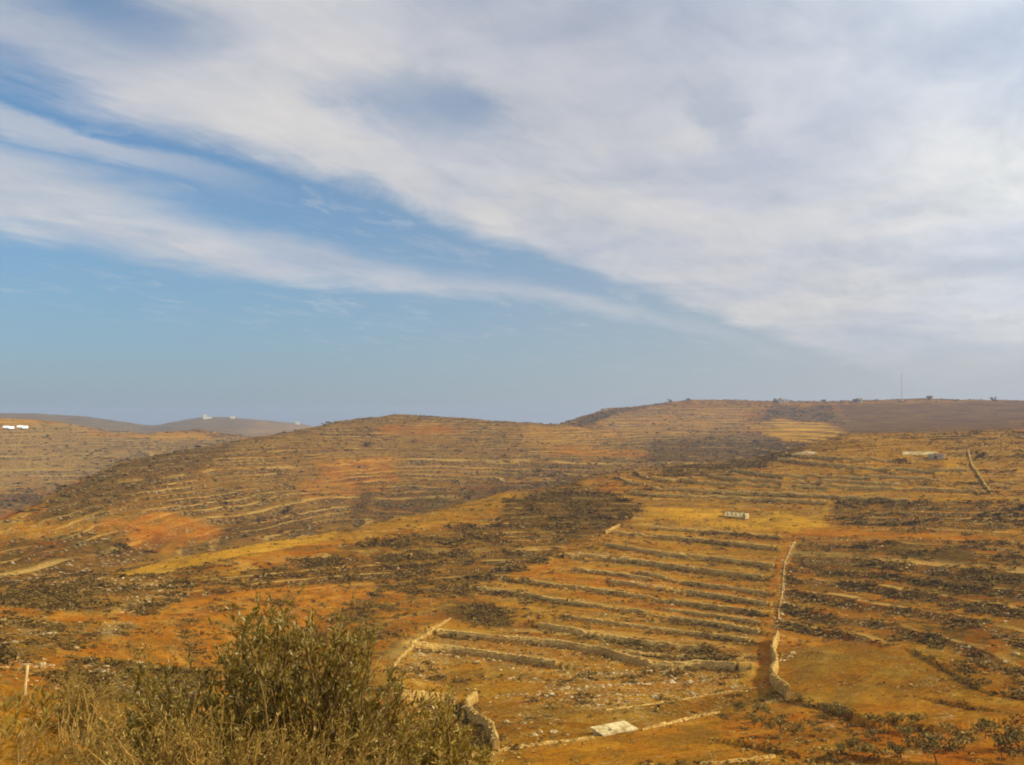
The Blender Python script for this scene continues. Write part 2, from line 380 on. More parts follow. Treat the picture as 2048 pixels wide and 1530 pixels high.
# segments, outline, colour (None keeps), colour weight, scrub, stones, terracing
ZONES = [
    ('B', [(0, 1500), (0, 1320), (500, 1320), (800, 1500)], SOIL, .3, .45, .5, .0),
    ('B', [(-80, 1185), (240, 1115), (400, 1170), (300, 1260), (-80, 1335)], TAN, .3, .60, .9, .5),
    ('B', [(640, 1100), (1000, 1040), (1200, 1070), (1100, 1115), (950, 1175), (600, 1190), (400, 1165)], TAN, .35, .72, .25, 1.),
    ('B', [(400, 1160), (600, 1185), (960, 1180), (900, 1235), (780, 1330), (500, 1300)], ORG, .35, .60, .15, .6),
    ('B', [(370, 1195), (560, 1170), (760, 1170), (640, 1240), (520, 1290), (420, 1340), (250, 1330), (100, 1318), (260, 1262)], ORG, .75, .24, .1, .3),
    ('B', [(-20, 1215), (120, 1222), (300, 1232), (290, 1245), (100, 1240), (-20, 1230)], ORG, .8, .1, .1, .3),
    ('B', [(0, 1330), (110, 1320), (150, 1345), (60, 1385), (0, 1400)], ORG, .8, .15, .6, 0),
    ('B', [(120, 1318), (300, 1325), (420, 1345), (400, 1420), (160, 1405)], SOIL, .3, .85, .8, 0),
    ('B', [(600, 1084), (839, 1024), (1010, 980), (1065, 1000), (950, 1035), (800, 1062), (640, 1098)], TAN, .8, .10, .2, .2),
    ('B', [(215, 1152), (350, 1118), (640, 1064), (690, 1062), (640, 1084), (480, 1112), (330, 1147)], YEL, .9, .06, .1, 0),
    ('B', [(400, 1140), (560, 1098), (690, 1075), (670, 1100), (480, 1150)], ORG, .5, .3, .1, .4),
    ('B', [(1010, 1000), (1110, 985), (1290, 985), (1295, 1008), (1205, 1068), (1100, 1062), (1000, 1035)], None, 0, .90, .1, .7),
    ('B', [(1150, 966), (1300, 930), (1500, 913), (1700, 860), (2110, 850), (2110, 1030), (1640, 1035), (1300, 1012)], TAN, .55, .20, .35, .5),
    ('B', [(1160, 966), (1290, 940), (1330, 955), (1300, 985), (1200, 985)], ORG, .7, .25, .2, .6),
    ('B', [(1360, 920), (1560, 900), (1620, 890), (1560, 920), (1430, 955), (1330, 950)], None, 0, .75, .2, 1.),
    ('B', [(1660, 1000), (2110, 1005), (2110, 1068), (1720, 1058), (1660, 1040)], SOIL, .3, .70, .4, .8),
    ('B', [(1800, 865), (2110, 860), (2110, 1000), (1940, 990), (1900, 900)], TAN, .35, .35, .75, .7),
    ('B', [(955, 1178), (1050, 1160), (1105, 1112), (1230, 1060), (1300, 1010), (1600, 1062), (1560, 1090), (1530, 1282), (1100, 1255), (960, 1215)], TAN, .6, .27, .25, 0),
    ('B', [(1020, 1155), (1105, 1115), (1200, 1130), (1540, 1180), (1530, 1260), (1240, 1215)], ORG, .55, .24, .2, 0),
    ('B', [(1290, 1010), (1440, 1016), (1448, 1034), (1370, 1040), (1285, 1030)], YEL, .9, .04, .05, 0),
    ('B', [(1390, 1042), (1500, 1034), (1570, 1022), (1640, 1038), (1675, 1055), (1600, 1063), (1520, 1058), (1420, 1055)], YEL, .95, .06, .05, 0),
    ('B', [(1430, 1060), (1600, 1070), (1600, 1088), (1500, 1084)], RED, .8, .2, .1, 0),
    ('B', [(1585, 1080), (2110, 1075), (2110, 1300), (1840, 1295), (1560, 1278)], ORG, .35, .58, .3, 1.),
    ('B', [(1775, 1094), (1850, 1092), (1852, 1118), (1775, 1116)], None, 0, .99, 0, .5),
    ('B', [(1862, 1096), (1945, 1097), (1940, 1126), (1868, 1122)], None, 0, .99, 0, .5),
    ('B', [(1590, 1085), (1760, 1090), (1740, 1150), (1590, 1140)], None, 0, .74, .3, 1.),
    ('B', [(1840, 1145), (2110, 1150), (2110, 1200), (1900, 1200)], None, 0, .78, .2, 1.),
    ('B', [(1800, 1255), (1960, 1245), (1985, 1290), (1830, 1298)], SOIL, .2, .72, .2, .8),
    ('B', [(1600, 1058), (1680, 1058), (2110, 1072), (2110, 1080), (1700, 1076), (1610, 1070)], ORG, .9, .04, .05, 0),
    ('B', [(1545, 1276), (1700, 1281), (1850, 1292), (1850, 1300), (1700, 1294), (1545, 1290)], ORG, .85, .05, .05, 0),
    ('B', [(870, 1225), (962, 1200), (1030, 1240), (1022, 1262), (900, 1240)], None, 0, .95, 0, .2),
    ('B', [(826, 1291), (901, 1236), (1000, 1262), (1080, 1275), (1300, 1320), (1480, 1340), (1113, 1345)], (.33, .155, .014), .8, .10, .25, 0),
    ('B', [(785, 1340), (830, 1294), (1115, 1342), (1475, 1338), (1525, 1372), (1210, 1420), (1000, 1402), (830, 1400)], TAN, .6, .30, .6, 0),
    ('B', [(820, 1365), (1000, 1362), (1150, 1385), (1000, 1402), (830, 1402)], (.34, .175, .016), .8, .05, .1, 0),
    ('B', [(950, 1402), (1210, 1420), (1519, 1374), (1550, 1402), (1440, 1426), (1113, 1486), (996, 1505), (975, 1460)], PLO, .85, .10, .12, 0),
    ('B', [(1565, 1090), (1588, 1085), (1562, 1180), (1547, 1285), (1540, 1380), (1500, 1378), (1522, 1280), (1537, 1180)], ORG, .9, .03, .1, 0),
    ('B', [(985, 1540), (1000, 1507), (1190, 1479), (1440, 1428), (1450, 1482), (1560, 1502), (1720, 1545), (1720, 1640), (800, 1640)], (.43, .185, .013), .9, .03, .08, 0),
    ('B', [(1440, 1428), (1575, 1404), (1700, 1440), (1800, 1462), (2110, 1468), (2110, 1640), (1750, 1640), (1560, 1502), (1450, 1482)], (.40, .12, .008), .85, .20, .1, .1),
    ('B', [(1600, 1506), (1690, 1482), (1695, 1510), (1620, 1512)], TAN, .9, .05, .1, 0),
    ('B', [(1552, 1300), (1700, 1287), (1830, 1302), (1900, 1345), (1965, 1390), (2110, 1425), (2110, 1462), (1960, 1452), (1880, 1467), (1790, 1450), (1720, 1440), (1690, 1430), (1578, 1402), (1545, 1355)], PLO, .88, .015, .05, 0),
    ('B', [(1700, 1380), (1850, 1395), (2110, 1430), (2110, 1458), (1960, 1448), (1880, 1460), (1720, 1436)], (.37, .15, .012), .7, .03, .06, 0),
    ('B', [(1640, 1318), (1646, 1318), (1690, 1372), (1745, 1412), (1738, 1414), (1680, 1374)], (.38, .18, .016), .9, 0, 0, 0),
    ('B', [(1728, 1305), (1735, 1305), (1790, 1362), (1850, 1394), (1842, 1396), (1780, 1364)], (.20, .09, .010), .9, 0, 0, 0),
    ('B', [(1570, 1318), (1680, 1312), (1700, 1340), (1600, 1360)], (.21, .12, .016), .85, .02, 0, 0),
    ('B', [(1885, 917), (1938, 922), (1930, 936), (1880, 934)], YEL, 1., .0, 0, 0),
    ('C', [(-80, 1180), (300, 900), (800, 820), (1130, 840), (1720, 840), (1720, 890), (1100, 1000), (-80, 1200)], (.225, .15, .034), .62, .58, .40, .95),
    ('C', [(750, 852), (880, 849), (940, 858), (860, 868), (757, 867)], RED, .85, .08, .05, .5),
    ('C', [(640, 918), (790, 912), (785, 950), (655, 962)], ORG, .6, .25, .25, 1.),
    ('C', [(600, 960), (800, 950), (760, 985), (600, 1000)], ORG, .4, .45, .2, 1.),
    ('C', [(790, 928), (1000, 922), (1005, 944), (800, 952)], TAN, .4, .45, 1., .8),
    ('C', [(170, 1050), (330, 1022), (430, 1060), (335, 1105), (235, 1104)], ORG, .75, .18, .2, .7),
    ('C', [(30, 1050), (170, 1045), (240, 1060), (60, 1075)], TAN, .6, .2, .2, .7),
    ('C', [(-60, 1085), (250, 1068), (240, 1112), (-60, 1125)], None, 0, .82, .2, .7),
    ('C', [(400, 1078), (640, 1058), (640, 1036), (440, 1050)], None, 0, .85, .15, .7),
    ('C', [(60, 1030), (137, 978), (239, 926), (330, 904), (460, 884), (380, 940), (250, 1000), (120, 1040)], (.16, .10, .022), .5, .84, .25, .5),
    ('C', [(700, 1035), (735, 975), (750, 980), (722, 1038)], None, 0, .95, 0, .2),
    ('C', [(760, 990), (1140, 955), (1240, 940), (1100, 985), (900, 1010), (740, 1040)], RED, .25, .80, .2, .7),
    ('C', [(1060, 852), (1180, 858), (1190, 890), (1050, 890)], TAN, .6, .25, .9, .9),
    ('C', [(1090, 895), (1300, 900), (1290, 915), (1100, 912)], ORG, .6, .35, .2, .8),
    ('C', [(1300, 880), (1640, 878), (1560, 905), (1400, 920), (1290, 930)], None, 0, .85, .2, .8),
    ('CD', [(1180, 820), (1330, 812), (1480, 820), (1480, 862), (1300, 876), (1190, 872)], TAN, .6, .22, .85, 1.),
    ('CD', [(1640, 812), (1750, 806), (2110, 800), (2110, 872), (1680, 872), (1640, 850)], (.024, .021, .027), .98, .12, 0, .2),  # cloud shadow on the back ridge, painted in as dark ground colour
    ('CD', [(1560, 812), (1660, 810), (1690, 850), (1600, 842), (1500, 838)], None, 0, .80, .2, .5),
    ('CD', [(1480, 846), (1560, 840), (1640, 846), (1692, 868), (1640, 884), (1565, 884)], YEL, .92, .03, .0, .8),
    ('D', [(1120, 852), (1200, 822), (1370, 802), (1240, 826), (1180, 850)], None, 0, .80, .1, .3),
    ('D', [(-80, 830), (200, 850), (290, 866), (500, 875), (440, 890), (240, 930), (-80, 1050)], (.29, .215, .075), .85, .40, .7, .7),
    ('D', [(-80, 838), (60, 838), (80, 850), (-80, 850)], YEL, .5, .2, .2, .3),
    ('D', [(-80, 990), (80, 975), (90, 1010), (-80, 1035)], TAN, .2, .75, .2, .6),
    ('D', [(-80, 1028), (64, 1020), (40, 1036), (-80, 1060)], RED, .9, .1, .1, .2),
    ('D', [(175, 856), (230, 868), (290, 870), (280, 876), (190, 868)], ORG, .7, .15, .1, .2),
    ('D', [(300, 868), (400, 868), (400, 878), (310, 880)], YEL, .5, .2, .4, .2),
    ('F', [(-80, 815), (330, 840), (420, 828), (640, 842), (700, 900), (-80, 900)], (.105, .115, .066), .95, .30, .1, .3),
    ('F', [(510, 842), (640, 850), (600, 875), (480, 870)], (.26, .20, .09), .9, .1, .0, .2),
]
ZC = np.zeros((NR, NC, 3)); ZC[:] = SOIL
ZA = np.full((NR, NC), 0.0); ZS = np.full((NR, NC), 0.5); ZT = np.full((NR, NC), 0.25); TR = np.full((NR, NC), 0.6)
ZA[rowgrp == 'near'] = .5; ZS[rowgrp == 'near'] = .18; TR[rowgrp == 'near'] = 0
ZC[rowgrp == 'near'] = ORG
ZS[rowgrp == 'F'] = .75
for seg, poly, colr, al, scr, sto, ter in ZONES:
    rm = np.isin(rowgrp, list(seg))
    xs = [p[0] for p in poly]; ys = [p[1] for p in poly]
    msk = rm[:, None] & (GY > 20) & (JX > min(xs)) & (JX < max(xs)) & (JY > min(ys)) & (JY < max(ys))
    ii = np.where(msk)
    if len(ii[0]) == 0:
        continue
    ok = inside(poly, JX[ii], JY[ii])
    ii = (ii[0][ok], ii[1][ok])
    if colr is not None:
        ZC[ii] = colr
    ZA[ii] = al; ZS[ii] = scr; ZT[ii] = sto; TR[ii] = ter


def blur(a, n=1, axes=(0, 1)):
    for ax in axes:
        p = np.pad(a, [(n, n) if k == ax else (0, 0) for k in range(a.ndim)], mode='edge')
        a = sum(np.take(p, range(k, k + a.shape[ax]), axis=ax) for k in range(2 * n + 1)) / (2 * n + 1)
    return a


ZA = blur(ZA); ZS = blur(ZS); ZT = blur(ZT); TR = blur(TR, 2); ZC = blur(ZC)
ZS = blur(ZS, 3); ZA = blur(ZA, 1)
fr_ = np.isin(rowgrp, ['C', 'D', 'F'])
i0_, i1_ = len(az_l), len(az_l) + len(az_in)
for Aq in (ZA, ZS, ZT, ZC):
    sub = Aq[fr_][:, i0_:i1_]
    sub = blur(blur(sub, 4, (1,)), 1, (0,))
    tmp = Aq[fr_]; tmp[:, i0_:i1_] = sub
    Aq[fr_] = tmp

# terraces follow the contours: flat treads, steep banks
STEP = np.where(D < 260, 1.5, np.where(D < 560, 1.9, np.where(D < 1000, 3.2, 5.0)))
segstep = {'near': 1.5, 'B': 1.4, 'C': 1.9, 'D': 3.0, 'F': 8.0}
STEP = np.array([segstep[g] for g in rowgrp])[:, None] * np.ones((1, NC))
isB = (rowgrp == 'B')[:, None]
ZW = Zg + np.where(isB, .065 * GY, 0) + np.where(isB, 1.1, 2.2) * STEP * fbm(GX / (50 * STEP / 1.75), GY / (50 * STEP / 1.75), 4)
ZW = ZW + 1.5 * STEP * (vnoise(ZW / STEP * .55 + 31, 0 * ZW + 3.3) - .5)
TR = TR * np.clip(.80 + 2.2 * fbm(GX / (26 * STEP / 1.75) + 60, GY / (26 * STEP / 1.75), 2), .35, 1.)
ph = ZW / STEP - np.floor(ZW / STEP)
saw = np.where(ph < 0.78, -ph * 0.75, -0.585 + (ph - 0.78) / 0.22 * 0.585)
Zg = Zg + TR * STEP * (saw + 0.29) * np.where(rowgrp == 'near', 0, 1)[:, None]

# ------------------------------------------------------------------ walls laid out on the land
TANEL = Zg / np.maximum(D, .01)


def pick(x, y, seg):
    """where the line of sight through a photo point meets the given landform"""
    a, t = az_tan(x, y)
    c = np.interp(a, AZ, np.arange(NC))
    c0 = int(np.clip(math.floor(c), 0, NC - 2)); fr = c - c0
    rows = np.where(np.isin(rowgrp, list(seg) if seg != 'near' else ['near']))[0]
    te = TANEL[rows, c0] * (1 - fr) + TANEL[rows, c0 + 1] * fr
    dd = D[rows, c0] * (1 - fr) + D[rows, c0 + 1] * fr
    hit = np.where(te >= t)[0]
    hit = hit[hit > 0]
    k = hit[0] if len(hit) else int(np.argmax(te))
    k = max(k, 1)
    u = np.clip((t - te[k - 1]) / (te[k] - te[k - 1] + 1e-9), 0, 1)
    d = dd[k - 1] * (1 - u) + dd[k] * u
    return np.array((d * math.sin(a), d * math.cos(a)))


def ground_z(X, Y_):
    """height of the land under a point (arrays allowed)"""
    X = np.atleast_1d(np.asarray(X, float)); Y_ = np.atleast_1d(np.asarray(Y_, float))
    a = np.arctan2(X, Y_); d = np.hypot(X, Y_)
    c = np.interp(a, AZ, np.arange(NC)); c0 = np.clip(np.floor(c).astype(int), 0, NC - 2); fr = c - c0
    out = np.empty(len(X))
    for i in range(len(X)):
        dc = D[:, c0[i]] * (1 - fr[i]) + D[:, c0[i] + 1] * fr[i]
        zc = Zg[:, c0[i]] * (1 - fr[i]) + Zg[:, c0[i] + 1] * fr[i]
        out[i] = np.interp(d[i], dc, zc)
    return out


# pixel polyline, height m, thickness m, terrace step behind, label
WALLS = [
    ([(822, 1293), (900, 1302), (1000, 1316), (1060, 1325), (1113, 1333)], 1.05, .6, 1.0, 'light straight stone terrace wall, lowest above the rubble field, ending squarely mid-field'),
    ([(873, 1268), (993, 1281), (1106, 1290), (1198, 1305), (1300, 1333), (1348, 1336), (1471, 1337)], 1.15, .6, 1.0, 'long curving stone terrace wall just above the short straight one, rounded at its right end'),
    ([(1078, 1254), (1181, 1271), (1226, 1281), (1300, 1292), (1400, 1302)], 1.1, .6, .9, 'stone terrace wall starting right of the dark shrub patch, second above the straight wall'),
    ([(955, 1179), (1050, 1191), (1144, 1208), (1237, 1218), (1343, 1238), (1431, 1252), (1519, 1269)], .75, .5, .7, 'long thin stone terrace wall running from the field corner to the red lane foot'),
    ([(1037, 1163), (1140, 1176), (1226, 1187), (1402, 1214), (1525, 1231)], .75, .5, .8, 'thin stone terrace wall with a clean right end, fourth below the yellow field'),
    ([(1223, 1166), (1343, 1181), (1460, 1199), (1536, 1212)], .9, .55, .8, 'pale stone terrace wall with a bright rubble strip above its left end'),
    ([(1276, 1149), (1402, 1173), (1533, 1190)], .8, .5, .7, 'short faint stone terrace wall between the bright rubble strip and the longest wall'),
    ([(1129, 1114), (1255, 1123), (1372, 1140), (1525, 1159)], 1.15, .6, 1.0, 'tall shadowed stone terrace wall, longest of the upper terraces, with a rounded right end'),
    ([(1208, 1090), (1314, 1108), (1431, 1120), (1548, 1134)], .9, .55, .8, 'stone terrace wall second below the yellow field, starting near the slanting track'),
    ([(1226, 1067), (1343, 1077), (1460, 1089), (1548, 1099)], .95, .55, .8, 'highest stone terrace wall of the lane-side field, closest under the red strip'),
    ([(1130, 1235), (1240, 1250), (1380, 1268), (1500, 1283)], .6, .5, .5, 'low broken stone terrace wall amid scrub, ending at the red lane'),
    ([(1250, 1312), (1340, 1316), (1430, 1322)], .5, .5, .4, 'short low stone terrace wall under the curving wall, towards the lane'),
    ([(1270, 945), (1287, 957), (1323, 963), (1352, 964)], 1.2, .6, 1.1, 'short hooked terrace wall at the left nose of the curved upper terraces'),
    ([(1240, 957), (1258, 967), (1290, 971)], 1.0, .6, .9, 'short pale terrace wall on the orange nose, left of the hooked one'),
    ([(1413, 953), (1461, 961), (1567, 967), (1690, 968), (1800, 970)], 1.2, .6, 1.1, 'curved upper terrace wall, middle one of the sweeping set'),
    ([(1468, 943), (1505, 949), (1567, 956), (1655, 956), (1758, 960), (1880, 962)], 1.25, .6, 1.1, 'curved upper terrace wall just above the middle one of the sweeping set'),
    ([(1555, 921), (1621, 929), (1724, 939), (1861, 946), (1935, 947)], 1.2, .6, 1.1, 'curved upper terrace wall passing below the yellow plot'),
    ([(1572, 908), (1604, 915), (1690, 921), (1790, 925)], 1.2, .6, 1.1, 'topmost curved terrace wall, right below the pale stone heap'),
    ([(1364, 964), (1437, 971), (1560, 975), (1700, 979), (1850, 981), (1975, 987)], 1.1, .6, 1.0, 'curved upper terrace wall ending at the foot of the dark slanting wall'),
    ([(1305, 980), (1422, 986), (1569, 991), (1698, 999), (1820, 1003)], 1.1, .6, 1.0, 'second lowest of the sweeping upper terrace walls'),
    ([(1264, 986), (1290, 992), (1364, 995), (1500, 1000), (1650, 1008)], 1.1, .6, 1.0, 'lowest of the sweeping upper terrace walls, above the yellow field'),
    ([(1300, 1056), (1420, 1064), (1560, 1076)], .6, .5, .5, 'faint low terrace wall along the red strip under the yellow field'),
    ([(1150, 1140), (1220, 1147), (1300, 1160)], .6, .5, .5, 'faint short terrace wall near the slanting track, below the tall shadowed one'),
    ([(1330, 1222), (1430, 1236), (1520, 1250)], .6, .5, .5, 'faint low terrace wall by the red lane between two long thin walls'),
]
CROSS = [
    ([(1555, 1280), (1549, 1296), (1543, 1313), (1550, 1325), (1556, 1338), (1548, 1350), (1541, 1363), (1558, 1380), (1578, 1397)], 1.5, .6, 'crooked pale stone wall with a dark shadow beside the ploughed field'),
    ([(952, 1404), (938, 1413), (929, 1422), (940, 1436), (953, 1450), (966, 1457), (980, 1464), (984, 1473), (987, 1483), (993, 1503)], 1.35, .6, 'bent shadowed stone wall right of the olive bush, lit along its top'),
    ([(800, 1398), (840, 1402), (880, 1403), (898, 1406), (910, 1413)], 1.1, .5, 'short straight stone wall half hidden behind the olive bush'),
    ([(786, 1336), (805, 1313), (826, 1292), (862, 1263), (901, 1238)], .4, .26, 'pale slanting stone wall climbing along the left edge of the fields'),
    ([(1590, 1084), (1580, 1102), (1571, 1121), (1567, 1150), (1565, 1184), (1560, 1215), (1556, 1240)], .28, .22, 'grey tumbled stone wall along the right side of the red lane'),
    ([(996, 1504), (1050, 1495), (1113, 1486), (1188, 1477)], .24, .22, 'low pale stone edging left of the concrete slab'),
    ([(1284, 1461), (1348, 1446), (1400, 1434), (1440, 1425)], .24, .22, 'low pale stone edging right of the concrete slab'),
    ([(1525, 1410), (1552, 1404), (1580, 1400)], .24, .22, 'short low stone edging at the foot of the crooked wall'),
    ([(1212, 1421), (1300, 1409), (1348, 1403), (1416, 1391), (1519, 1375)], .15, .2, 'low straight stone line crossing the brown field above the concrete slab'),
    ([(1400, 1533), (1470, 1524), (1550, 1515)], .2, .22, 'low pale stone line at the bottom edge of the picture, right of centre'),
    ([(1211, 1067), (1226, 1059), (1240, 1052)], .7, .5, 'short bright stone wall at the top of the slanting track'),
    ([(1936, 904), (1941, 918), (1943, 931), (1960, 955), (1980, 986)], .7, .6, 'dark slanting stone wall on the upper right slope by the yellow plot'),
]


def trace(pl, step=9):
    pl = np.array(pl, float)
    s_l = np.concatenate([[0], np.cumsum(np.hypot(*np.diff(pl, axis=0).T))])
    t = np.linspace(0, s_l[-1], max(int(s_l[-1] / step), len(pl)) + 1)
    P = np.array([pick(x, y, 'B') for x, y in zip(np.interp(t, s_l, pl[:, 0]), np.interp(t, s_l, pl[:, 1]))])
    if len(P) > 4:
        P[1:-1] = (P[:-2] + 2 * P[1:-1] + P[2:]) / 4
    return P


walls3d = []
for k, (pl, h, th, stp, lab) in enumerate(WALLS):
    pts = trace(pl)
    walls3d.append((pts, h * .85, th * 1.1, stp * .75, lab))


def resample(pts, step):
    seg = np.hypot(*np.diff(pts, axis=0).T)
    s = np.concatenate([[0], np.cumsum(seg)])
    n = max(int(s[-1] / step), 2)
    t = np.linspace(0, s[-1], n + 1)
    return np.c_[np.interp(t, s, pts[:, 0]), np.interp(t, s, pts[:, 1])]


BANKS = [([(1722, 1446), (1760, 1459), (1800, 1448)], .55), ([(1836, 1460), (1870, 1465), (1895, 1466)], .5), ([(1975, 1453), (2015, 1447), (2045, 1443)], .45),
         ([(1828, 1306), (1870, 1328), (1910, 1352), (1965, 1384), (2048, 1400)], .28), ([(1475, 1490), (1530, 1500), (1600, 1514), (1680, 1518), (1745, 1525)], .4),
         ([(1575, 1402), (1640, 1418), (1700, 1436)], .35), ([(1880, 1405), (1920, 1413), (1940, 1417)], .3)]
banks3d = [(np.array([pick(x, y, 'B') for x, y in pl]), st) for pl, st in BANKS]
BIND = np.where(rowgrp == 'B')[0]
bx, by = GX[BIND], GY[BIND]
nb_w = 0
for pts, stp in [(w_[0], w_[3]) for w_ in walls3d] + banks3d:
    P = resample(pts, 1.5)
    lo = P.min(0) - 12; hi = P.max(0) + 12
    ii = np.where((bx > lo[0]) & (bx < hi[0]) & (by > lo[1]) & (by < hi[1]))
    qx, qy = bx[ii], by[ii]
    best = np.full(len(qx), 1e9); side = np.zeros(len(qx)); endf = np.ones(len(qx))
    for a, b in zip(P[:-1], P[1:]):
        ab = b - a; L2 = ab @ ab
        t = np.clip(((qx - a[0]) * ab[0] + (qy - a[1]) * ab[1]) / L2, 0, 1)
        ex = qx - a[0] - t * ab[0]; ey = qy - a[1] - t * ab[1]
        dd = np.hypot(ex, ey)
        cr = ab[0] * ey - ab[1] * ex
        m_ = dd < best
        best[m_] = dd[m_]; side[m_] = np.sign(cr[m_])
    L = 7.0
    up_ = stp * np.clip(1 - best / L, 0, 1) * (side > 0)
    dn_ = -0.25 * stp * np.clip(1 - best / 3.5, 0, 1) * (side <= 0)
    Zg[BIND[ii[0]], ii[1]] += up_ + dn_
    if nb_w < len(walls3d):                         # weedy foot below a wall, stony edge above it
        R_i, C_i = BIND[ii[0]], ii[1]
        var = np.clip(.75 + 2.2 * fbm(qx / 5 + 11, qy / 5, 2), .1, 1.2)
        ft = np.clip(1.25 - best / 2.6, 0, 1) * (side <= 0) * var
        ed = np.clip(1.3 - best / 2.4, 0, 1) * (side > 0) * np.clip(var + .1, 0, 1)
        ZS[R_i, C_i] = np.clip(ZS[R_i, C_i] + .62 * ft - .25 * ed, 0, 1)
        ZC[R_i, C_i] = ZC[R_i, C_i] * (1 - ed)[:, None] + np.array((.60, .38, .085)) * ed[:, None]
        ZA[R_i, C_i] = np.maximum(ZA[R_i, C_i], ed * .95)
    nb_w += 1
TANEL = Zg / np.maximum(D, .01)
vis = TANEL >= np.maximum.accumulate(TANEL, axis=0) - 1e-6
PX, PY = project(GX, GY, Zg)


# ------------------------------------------------------------------ materials
def new_mat(name):
    m = bpy.data.materials.new(name)
    m.use_nodes = True
    m.node_tree.nodes.clear()
    T = NT(m.node_tree)
    out = T.n('ShaderNodeOutputMaterial')
    b = T.n('ShaderNodeBsdfPrincipled')
    b.inputs['Roughness'].default_value = 0.95
    b.inputs['Specular IOR Level'].default_value = 0.0
    T.t.links.new(b.outputs[0], out.inputs[0])
    return m, T, b


def land_mat(name, size, lat, step, fine, rock=1.0):
    """size: metres of a shrub-sized blotch, lat: metres along a contour streak, step: terrace rise"""
    m, T, b = new_mat(name)
    at = T.n('ShaderNodeAttribute', attribute_name='zcol')
    ap = T.n('ShaderNodeAttribute', attribute_name='zprm')
    aw = T.n('ShaderNodeAttribute', attribute_name='zw')
    geo = T.n('ShaderNodeNewGeometry')
    P = geo.outputs['Position']
    x, y, z = T.sep(P)[0:3]
    al, scr, sto = T.sep(ap.outputs['Color'])[0:3]
    zw = aw.outputs['Fac']
    strat = T.xyz(T.m('DIVIDE', x, lat), T.m('DIVIDE', y, lat), T.m('DIVIDE', zw, step * 0.55))
    strat2 = T.xyz(T.m('DIVIDE', x, lat * .35), T.m('DIVIDE', y, lat * .35), T.m('DIVIDE', zw, step * 0.28))
    n1 = T.noise(strat, 1.0, 4, 0.6, 0.2)
    n2 = T.noise(strat2, 1.0, 4, 0.62)
    nb = T.noise(P, 1.0 / (size * 9), 4, 0.55)
    nf = T.noise(P, 1.0 / size, 4, 0.65)
    nff = T.noise(P, 1.0 / fine, 3, 0.7)
    soilf = T.m('ADD', T.m('MULTIPLY', n1, 0.5), T.m('ADD', T.m('MULTIPLY', n2, 0.3), T.m('MULTIPLY', nb, 0.2)))
    soil = T.ramp(soilf, [(.36, (.12, .050, .007)), (.43, (.25, .085, .008)), (.495, (.34, .145, .013)), (.55, (.41, .21, .022)), (.63, (.54, .34, .060))])
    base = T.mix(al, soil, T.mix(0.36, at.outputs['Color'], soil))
    base = T.mix(T.m('MULTIPLY', T.step(T.noise(strat2, .45, 3, .6), .42, .64), .55), base, (.17, .105, .020))
    # grain
    base = T.mix(1.0, base, T.ramp(nf, [(.25, (.62, .58, .54)), (.5, (1., 1., 1.)), (.75, (1.28, 1.30, 1.32))]), 'MULTIPLY')
    # scrub in contour-following clumps
    sm = T.m('ADD', T.m('MULTIPLY', n2, .42), T.m('ADD', T.m('MULTIPLY', nf, .33), T.m('MULTIPLY', n1, .25)))
    th_ = T.m('SUBTRACT', 0.675, T.m('MULTIPLY', scr, 0.285))
    sm = T.step(T.m('SUBTRACT', sm, th_), -0.025, 0.05)
    scol = T.mix(T.step(T.noise(P, 1.0 / (size * 1.4), 4, .7), .35, .65), (.050, .030, .007), (.135, .085, .020))
    base = T.mix(T.m('MULTIPLY', sm, 0.90), base, scol)
    # limestone showing on the banks and outcrops
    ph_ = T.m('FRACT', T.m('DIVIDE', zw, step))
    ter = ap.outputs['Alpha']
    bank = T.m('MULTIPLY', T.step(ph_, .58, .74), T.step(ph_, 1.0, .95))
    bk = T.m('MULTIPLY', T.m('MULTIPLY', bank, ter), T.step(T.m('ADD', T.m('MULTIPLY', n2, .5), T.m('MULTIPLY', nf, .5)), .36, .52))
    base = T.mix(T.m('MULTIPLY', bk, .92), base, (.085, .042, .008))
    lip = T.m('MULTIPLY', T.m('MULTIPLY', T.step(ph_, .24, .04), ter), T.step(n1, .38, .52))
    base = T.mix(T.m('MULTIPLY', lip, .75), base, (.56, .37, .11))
    vor = T.n('ShaderNodeTexVoronoi')
    T.put(vor.inputs['Vector'], P)
    vor.inputs['Scale'].default_value = 1.0 / (size * 0.8)
    stone = T.step(vor.outputs['Distance'], .42, .25)
    rm = T.m('ADD', T.m('MULTIPLY', bank, .30), T.m('MULTIPLY', sto, .42))
    rm = T.step(T.m('ADD', rm, T.m('MULTIPLY', T.m('SUBTRACT', n2, .5), .9)), .28, .50)
    rm = T.m('MULTIPLY', T.m('MULTIPLY', rm, stone), .75 * rock)
    base = T.mix(rm, base, T.mix(nf, (.40, .31, .16), (.56, .46, .27)))
    base = T.mix(1.0, base, T.ramp(nff, [(.28, (.40, .38, .35)), (.5, (1., 1., 1.)), (.72, (1.6, 1.62, 1.65))]), 'MULTIPLY')
    base = T.mix(1.0, base, (.80, .755, .64), 'MULTIPLY')
    T.put(b.inputs['Base Color'], base)
    bump = T.n('ShaderNodeBump')
    bump.inputs['Strength'].default_value = 0.5
    bump.inputs['Distance'].default_value = size * .35
    T.put(bump.inputs['Height'], T.m('ADD', nf, T.m('MULTIPLY', nff, .35)))
    T.put(b.inputs['Normal'], bump.outputs[0])
    return m


M_near = land_mat('near soil', .16, 2.0, 1.0, .045)
M_B = land_mat('terraced slope soil', .75, 9.0, segstep['B'], .22)
M_C = land_mat('middle hill soil', 1.9, 26., segstep['C'], .6)
M_D = land_mat('back hill soil', 3.0, 45., segstep['D'], 1.0)
M_F = land_mat('far hill soil', 6.0, 90., segstep['F'], 2.5)


